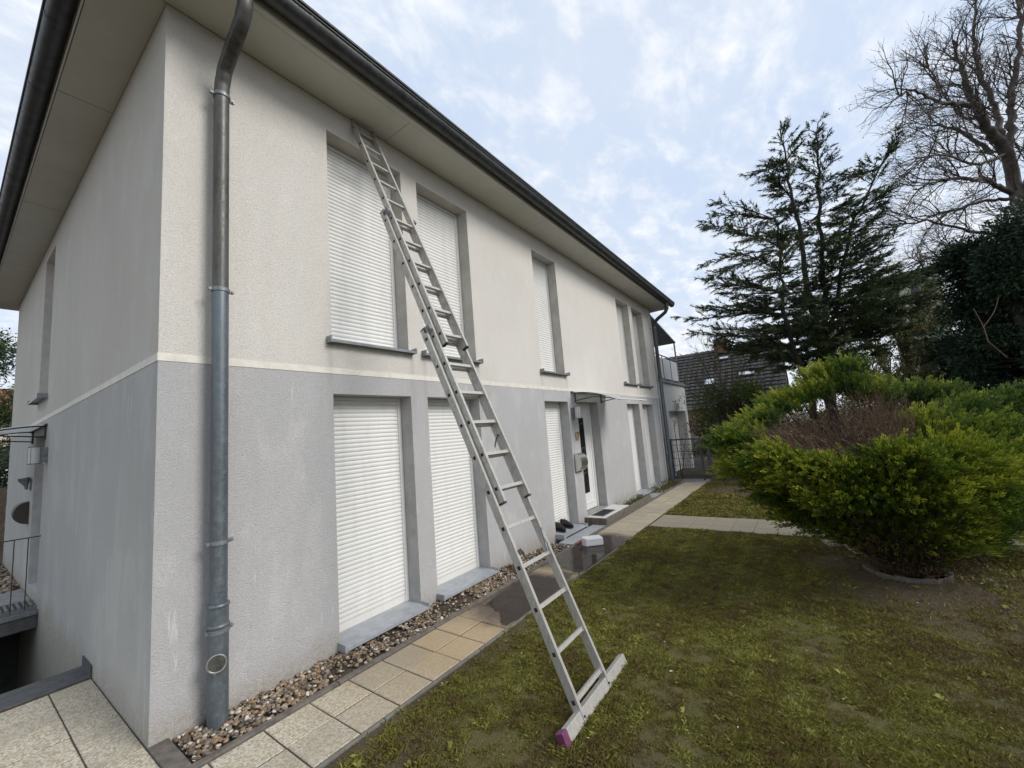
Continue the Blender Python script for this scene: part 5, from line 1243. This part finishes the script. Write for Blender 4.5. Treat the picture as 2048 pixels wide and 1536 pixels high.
# low plants at the foot of the wall right of the doorstep
def ground_plants(name, label, x0, x1, y0, y1, n, seed, mat, z=.14):
    r = np.random.default_rng(seed); P = np.stack([r.uniform(x0, x1, n), r.uniform(y0, y1, n), r.uniform(-.02, z, n) * r.uniform(0, 1, n)], 1)
    o = leaves_np(name, P, r.normal(0, 1, (n, 3)) + [0, 0, .9], r.uniform(.03, .07, n), .016, mat, None, r.uniform(0, 1, n), seed); tag(o, label, 'ground cover', kind='stuff')
ground_plants('ground_cover', 'low weeds and leaves in the bed right of the doorstep', 7.7, 9.1, -.38, -.03, 700, 51, M['hedge'])
ground_plants('ground_cover', 'low brown-green plants at the wall foot before the gate', 9.8, 12.0, -.42, -.03, 1400, 52, M['olive'])
ground_plants('ground_cover', 'leaf litter and weeds under the yellow-green shrub', 5.0, 6.4, -5.6, -4.2, 1300, 53, M['olive'], .06)

# ------------------------------------------------------------------ big vase-shaped juniper
def juniper():
    r = np.random.default_rng(61); bx, by = 5.32, -4.37
    root = empty('juniper_shrub', (bx, by, 0)); tag(root, 'large spreading yellow-green juniper with a dead brown centre on the lawn', 'shrub')
    base = np.array([bx, by, .0]); stems = []; LP = []; LD = []; T = []
    for (x, y, z, rad) in JUNIPER_LOBES:
        c = np.array([x, y, z]); mid = base + (c - base) * .5 + np.array([0, 0, -.08]); stems.append((smooth_path([base + r.normal(0, .05, 3) * [1, 1, 0], mid, c], 4, .01, r), .022, .007))
        out = (c - base); out[2] *= .6; out /= np.linalg.norm(out)
        for q in range(int(230 * (rad / .25) ** 1.6)):
            d = r.normal(0, 1, 3); d /= np.linalg.norm(d)
            if d[2] < -.4: d[2] *= -.6
            p = c + d * rad * np.array([1, 1, .72]) * r.uniform(.35, 1.05)
            v = d * .6 + out * 1.0 + np.array([0, 0, .28]) + r.normal(0, .16, 3); v /= np.linalg.norm(v)
            L = r.uniform(.11, .25); nl = 30; tone = r.normal(.45, .16) + max(0, d[2]) * .22 + (rad < .23) * .03  # spray colour is random, paler where the spray sits higher on its lobe
            ts = r.uniform(0, 1, nl) ** .85; side = r.normal(0, 1, (nl, 3)); side /= np.linalg.norm(side, axis=1, keepdims=True)
            pts_ = p + v * L * ts[:, None] + np.array([0, 0, -.25 * L]) * (ts[:, None] ** 2)
            LP.append(pts_ + side * .012); LD.append(v * .95 + side * .62 * (1.1 - ts[:, None])); T.append(tone + ts * .42 - .18 + r.normal(0, .08, nl))
    P = np.concatenate(LP); n = len(P); print('juniper leaves', n)
    leaves_np('foliage', P, np.concatenate(LD), r.uniform(.024, .048, n), r.uniform(.008, .013, n), M['juniper'], root, np.concatenate(T), 62, .12)
    tubes_np('stems', stems, M['bark'], root, 5)
    tw = []; DP = []; DD = []
    for (x, y, z) in JUNIPER_TWIGS:
        e0 = np.array([x, y, z])
        for q in range(34):
            e = e0 + r.normal(0, .13, 3) * [1, 1, .7]; s0 = base + (e - base) * r.uniform(.25, .5) + np.array([0, 0, -.02]); P_ = smooth_path([s0, s0 + (e - s0) * .5 + r.normal(0, .035, 3) + np.array([0, 0, -.03]), e], 3, .006, r)
            tw.append((P_, r.uniform(.003, .007), .0014))
            for w in range(4):
                i = r.integers(2, len(P_)); v = (e - s0); v /= np.linalg.norm(v); v = v + r.normal(0, .45, 3); v /= np.linalg.norm(v); L = r.uniform(.08, .22); P3 = smooth_path([P_[i], P_[i] + v * L * .5 + r.normal(0, .01, 3), P_[i] + v * L], 2); tw.append((P3, .002, .0008))
                for u in range(3): DP.append(P3[-1] - v * L * r.uniform(0, .8)); DD.append(v + r.normal(0, .5, 3))
    bw = []
    for k_, e in enumerate([np.array(t_) for t_ in JUNIPER_TWIGS[::2]] + [np.array([5.45, -4.05, 1.6]), np.array([5.5, -4.25, 1.7])]):
        e = e + r.normal(0, .05, 3) + np.array([0, 0, .03]); P_ = smooth_path([base + [0, 0, .15], base + (e - base) * .5 + r.normal(0, .04, 3), e], 5, .012, r); bw.append((P_, .015, .004))
        for w in range(5):
            i = r.integers(4, len(P_) - 1); v = (e - base); v /= np.linalg.norm(v); v = v + r.normal(0, .35, 3); v /= np.linalg.norm(v); L = r.uniform(.15, .4)
            bw.append((smooth_path([P_[i], P_[i] + v * L * .5 + r.normal(0, .02, 3), P_[i] + v * L], 3), .005, .0015))
    tubes_np('bare_branches', bw, M['wood'], root, 5)
    tubes_np('dead_twigs', tw, M['deadtwig'], root, 3, smooth=False)
    DP = np.array(DP); leaves_np('dead_needles', DP, np.array(DD), .05, .006, M['deadmass'], root, r.uniform(0, 1, len(DP)), 63)
    # dim inner growth that closes the crown from behind
    n = 26000; c = np.array([x[:3] for x in JUNIPER_LOBES]); i = r.integers(0, len(c), n); s = r.uniform(.35, .95, (n, 1)); P = base + (c[i] - base) * s + r.normal(0, .11, (n, 3)); P[:, 2] = np.maximum(P[:, 2], .03)
    leaves_np('inner_growth', P, (c[i] - base) + r.normal(0, .4, (n, 3)), r.uniform(.03, .08, n), .009, M['deadmass'], root, r.uniform(0, 1, n), 64)
juniper()
pl = empty('stone_ring', (5.15, -4.4, 0)); tag(pl, 'low curved row of dark edging stones at the foot of the juniper', 'edging')
for i in range(3, 7):
    a0, a1 = i * .698 - .5, (i + 1) * .698 - .03
    pr_ = [(5.28 + .36 * math.cos(a), -4.28 + .36 * math.sin(a), -.03) for a in np.linspace(a0, a1, 5)] + [(5.28 + .30 * math.cos(a), -4.28 + .30 * math.sin(a), -.03) for a in np.linspace(a1, a0, 5)]
    MB().prism(pr_, (0, 0, .065)).obj('edging_stone', M['kerb'], pl, False, .006)

# ------------------------------------------------------------------ neighbour's house
nb = empty('neighbour_house', (26, .5, 0)); tag(nb, 'neighbouring house with steep dark tiled roof and brick chimney', 'house')
X0, X1, XR, Y0n, Y1n, ZE, ZR = 22.0, 30.0, 26.0, -3.0, 9.5, 2.3, 5.75
MB().box((22.4, Y0n + .15, -.1), (29.6, Y1n - .15, 2.3)).obj('wall', M['housecream'], nb)
g = MB(); g.add([(22.4, Y0n + .15, 2.3), (29.6, Y0n + .15, 2.3), (26, Y0n + .15, 5.4)], [(0, 1, 2)]); g.obj('gable', M['housecream'], nb)
MB().add([(X0, Y0n, ZE), (XR, Y0n, ZR), (X1, Y0n, ZE), (X0, Y1n, ZE), (XR, Y1n, ZR), (X1, Y1n, ZE)], [(0, 3, 4, 1), (1, 4, 5, 2)]).obj('roof', M['roofdark'], nb)
MB().add([(X0 - .02, Y0n - .03, ZE - .12), (X0 - .02, Y0n - .03, ZE + .04), (XR, Y0n - .03, ZR + .06), (XR, Y0n - .03, ZR - .12)], [(0, 1, 2, 3)]).obj('verge_board', M['frame'], nb)
MB().tube([(X0 - .06, Y0n, ZE - .02), (X0 - .06, Y1n, ZE - .02)], .06, 8).obj('gutter', M['galv'], nb)
ti = MB(); sl = Vector((XR - X0, 0, ZR - ZE)); Ls = sl.length; sl.normalize(); nm = Vector((-sl.z, 0, sl.x)); rows = 17; cw = .30
for j in range(rows):
    for i in range(int((Y1n - Y0n) / cw)):
        if Y0n + i * cw > 4.2: continue
        p = Vector((X0, Y0n + i * cw, ZE)) + sl * (j * Ls / rows) + nm * .01; q = sl * (Ls / rows + .03); w_ = Vector((0, cw - .02, 0)); h_ = nm * (.05 + .012 * ((i * 7 + j * 3) % 3))
        ti.add([p + h_, p + w_ * .5 + h_ + nm * .03, p + w_ + h_, p + q + nm * .01, p + q + w_ * .5 + nm * .03, p + q + w_ + nm * .01, p, p + w_], [(0, 1, 4, 3), (1, 2, 5, 4), (6, 7, 2, 1, 0)])
tag(ti.obj('roof_tiles', M['roofdark'], nb), kind='stuff')
ch = MB().box((25.6, -.35, 5.3), (26.2, .3, 6.25)).obj('chimney', M['brick'], nb); MB().box((25.55, -.40, 6.25), (26.25, .35, 6.32)).obj('chimney_cap', M['concrete'], ch)
def on_roof(y, z): return Vector((X0 + (z - ZE) / (ZR - ZE) * (XR - X0), y, z)) + nm * .09
for (y, z, w_, h_) in ((.45, 3.62, .5, .5), (-1.35, 3.85, .75, .3), (-.2, 5.0, .5, .22)):
    p = on_roof(y, z); s_ = MB(); a = p - Vector((0, w_ / 2, 0)) - sl * h_ / 2
    s_.prism([a, a + Vector((0, w_, 0)), a + Vector((0, w_, 0)) + sl * h_, a + sl * h_], nm * .06); s_ = s_.obj('skylight', M['galv'], nb)
    a2 = a + Vector((0, .04, 0)) + sl * .04 + nm * .062; MB().quad(a2, a2 + Vector((0, w_ - .08, 0)), a2 + Vector((0, w_ - .08, 0)) + sl * (h_ - .08), a2 + sl * (h_ - .08)).obj('pane', M['milk'], s_)
MB().box((25.9, -1.4, 5.82), (26.0, -.4, 5.88)).obj('walkway_step', M['galv'], nb)

# pale boulders bordering the bed beyond the gate
sbd = empty('stone_border', (15, -1.6, 0)); tag(sbd, 'row of pale stones edging the bed beyond the wire fence', 'border')
wst = npmesh('border_stone', SH[0][0], SH[0][1], M['whitetile'], None, True)
for i in range(22):
    s_ = R_.uniform(.06, .13); inst('border_stone', wst, sbd, (14.6 + .04 * i + R_.uniform(-.05, .05), -.2 - .17 * i, s_ * .4), (0, 0, R_.uniform(0, 6)), (s_, s_, s_ * R_.uniform(.7, 1.1)))

# tall pale building far behind the trees
tb_ = empty('tall_building', (56, -14.5, 0)); tag(tb_, 'tall pale olive block half hidden behind the trees at right', 'building')
MB().box((53.2, -15.4, 0), (62, -12.9, 14.0)).obj('wall', M['greenwall'], tb_)
for j in range(4):
    for i in range(2): MB().box((53.14, -15.0 + i * 1.1, 3 + j * 2.9), (53.19, -14.4 + i * 1.1, 4.4 + j * 2.9)).obj('window', M['glass'], tb_)
MB().box((53.0, -15.6, 14.0), (62.2, -12.7, 14.3)).obj('roof', M['galv'], tb_)

# ------------------------------------------------------------------ things seen past the left wall
clump_tree('pine_tree', 'dark spreading pine seen past the far left wall', 'tree',
           blobs(np.random.default_rng(12), 34, -2.6, 1.6, 20.5, 25.0, 4.2, 7.6, .45, .8, lambda t: 1 - .45 * t) + blobs(np.random.default_rng(13), 22, -1.5, 1.2, 21, 24, 1.2, 4.2, .4, .7),
           [([(-.2, 22.9, 0), (-.2, 22.9, 3), (.1, 22.8, 6.8)], .22, .05)], M['conifer'], 60, (.12, .22), 71, M['bark'])
rb2 = empty('red_roof_house', (2, 47, 0)); tag(rb2, 'red-tiled house far behind the pine at the left edge', 'house')
MB().box((-5, 44, 0), (9, 54, 5.8)).obj('wall', M['housecream'], rb2)
MB().add([(-5.5, 43.5, 5.6), (9.5, 43.5, 5.6), (9.5, 49, 8.6), (-5.5, 49, 8.6), (9.5, 54.5, 5.6), (-5.5, 54.5, 5.6)], [(0, 1, 2, 3), (3, 2, 4, 5)]).obj('roof', M['redtile'], rb2)
for k in range(3): MB().box((-3 + k * 4, 43.95, 2.2), (-1.8 + k * 4, 43.99, 3.7)).obj('window', M['glass'], rb2)
wf = empty('wooden_fence', (-1.5, 12.5, 0)); tag(wf, 'weathered board fence behind the far left corner', 'fence')
for i in range(26): MB().box((-3.2 + i * .135, 12.5, 0), (-3.2 + i * .135 + .12, 12.53, 1.45 + .02 * (i % 3))).obj('fence_board', M['wood'], wf)
MB().box((-3.2, 12.53, .4), (.3, 12.57, .5)).box((-3.2, 12.53, 1.1), (.3, 12.57, 1.2)).obj('fence_rail', M['wood'], wf)
clump_tree('boundary_hedge', 'dark hedge in shade behind the wooden fence', 'hedge', blobs(np.random.default_rng(15), 40, -3.5, 2.2, 13.2, 15.2, .3, 2.6, .4, .6), [([(-.6, 14, 0), (-.6, 14, 1.5)], .06, .03)], M['ivy'], 60, (.1, .16), 72, M['bark'])
# trees and hedge round the rest of the garden, outside the photograph's right edge and behind
clump_tree('garden_tree', 'dense green garden tree beyond the right edge', 'tree', blobs(np.random.default_rng(16), 60, 8, 13, -14.5, -10.2, .8, 5.5, .6, 1.0), [([(10.5, -12.3, 0), (10.5, -12.3, 4)], .2, .06)], M['ivy'], 36, (.12, .22), 73, M['bark'])
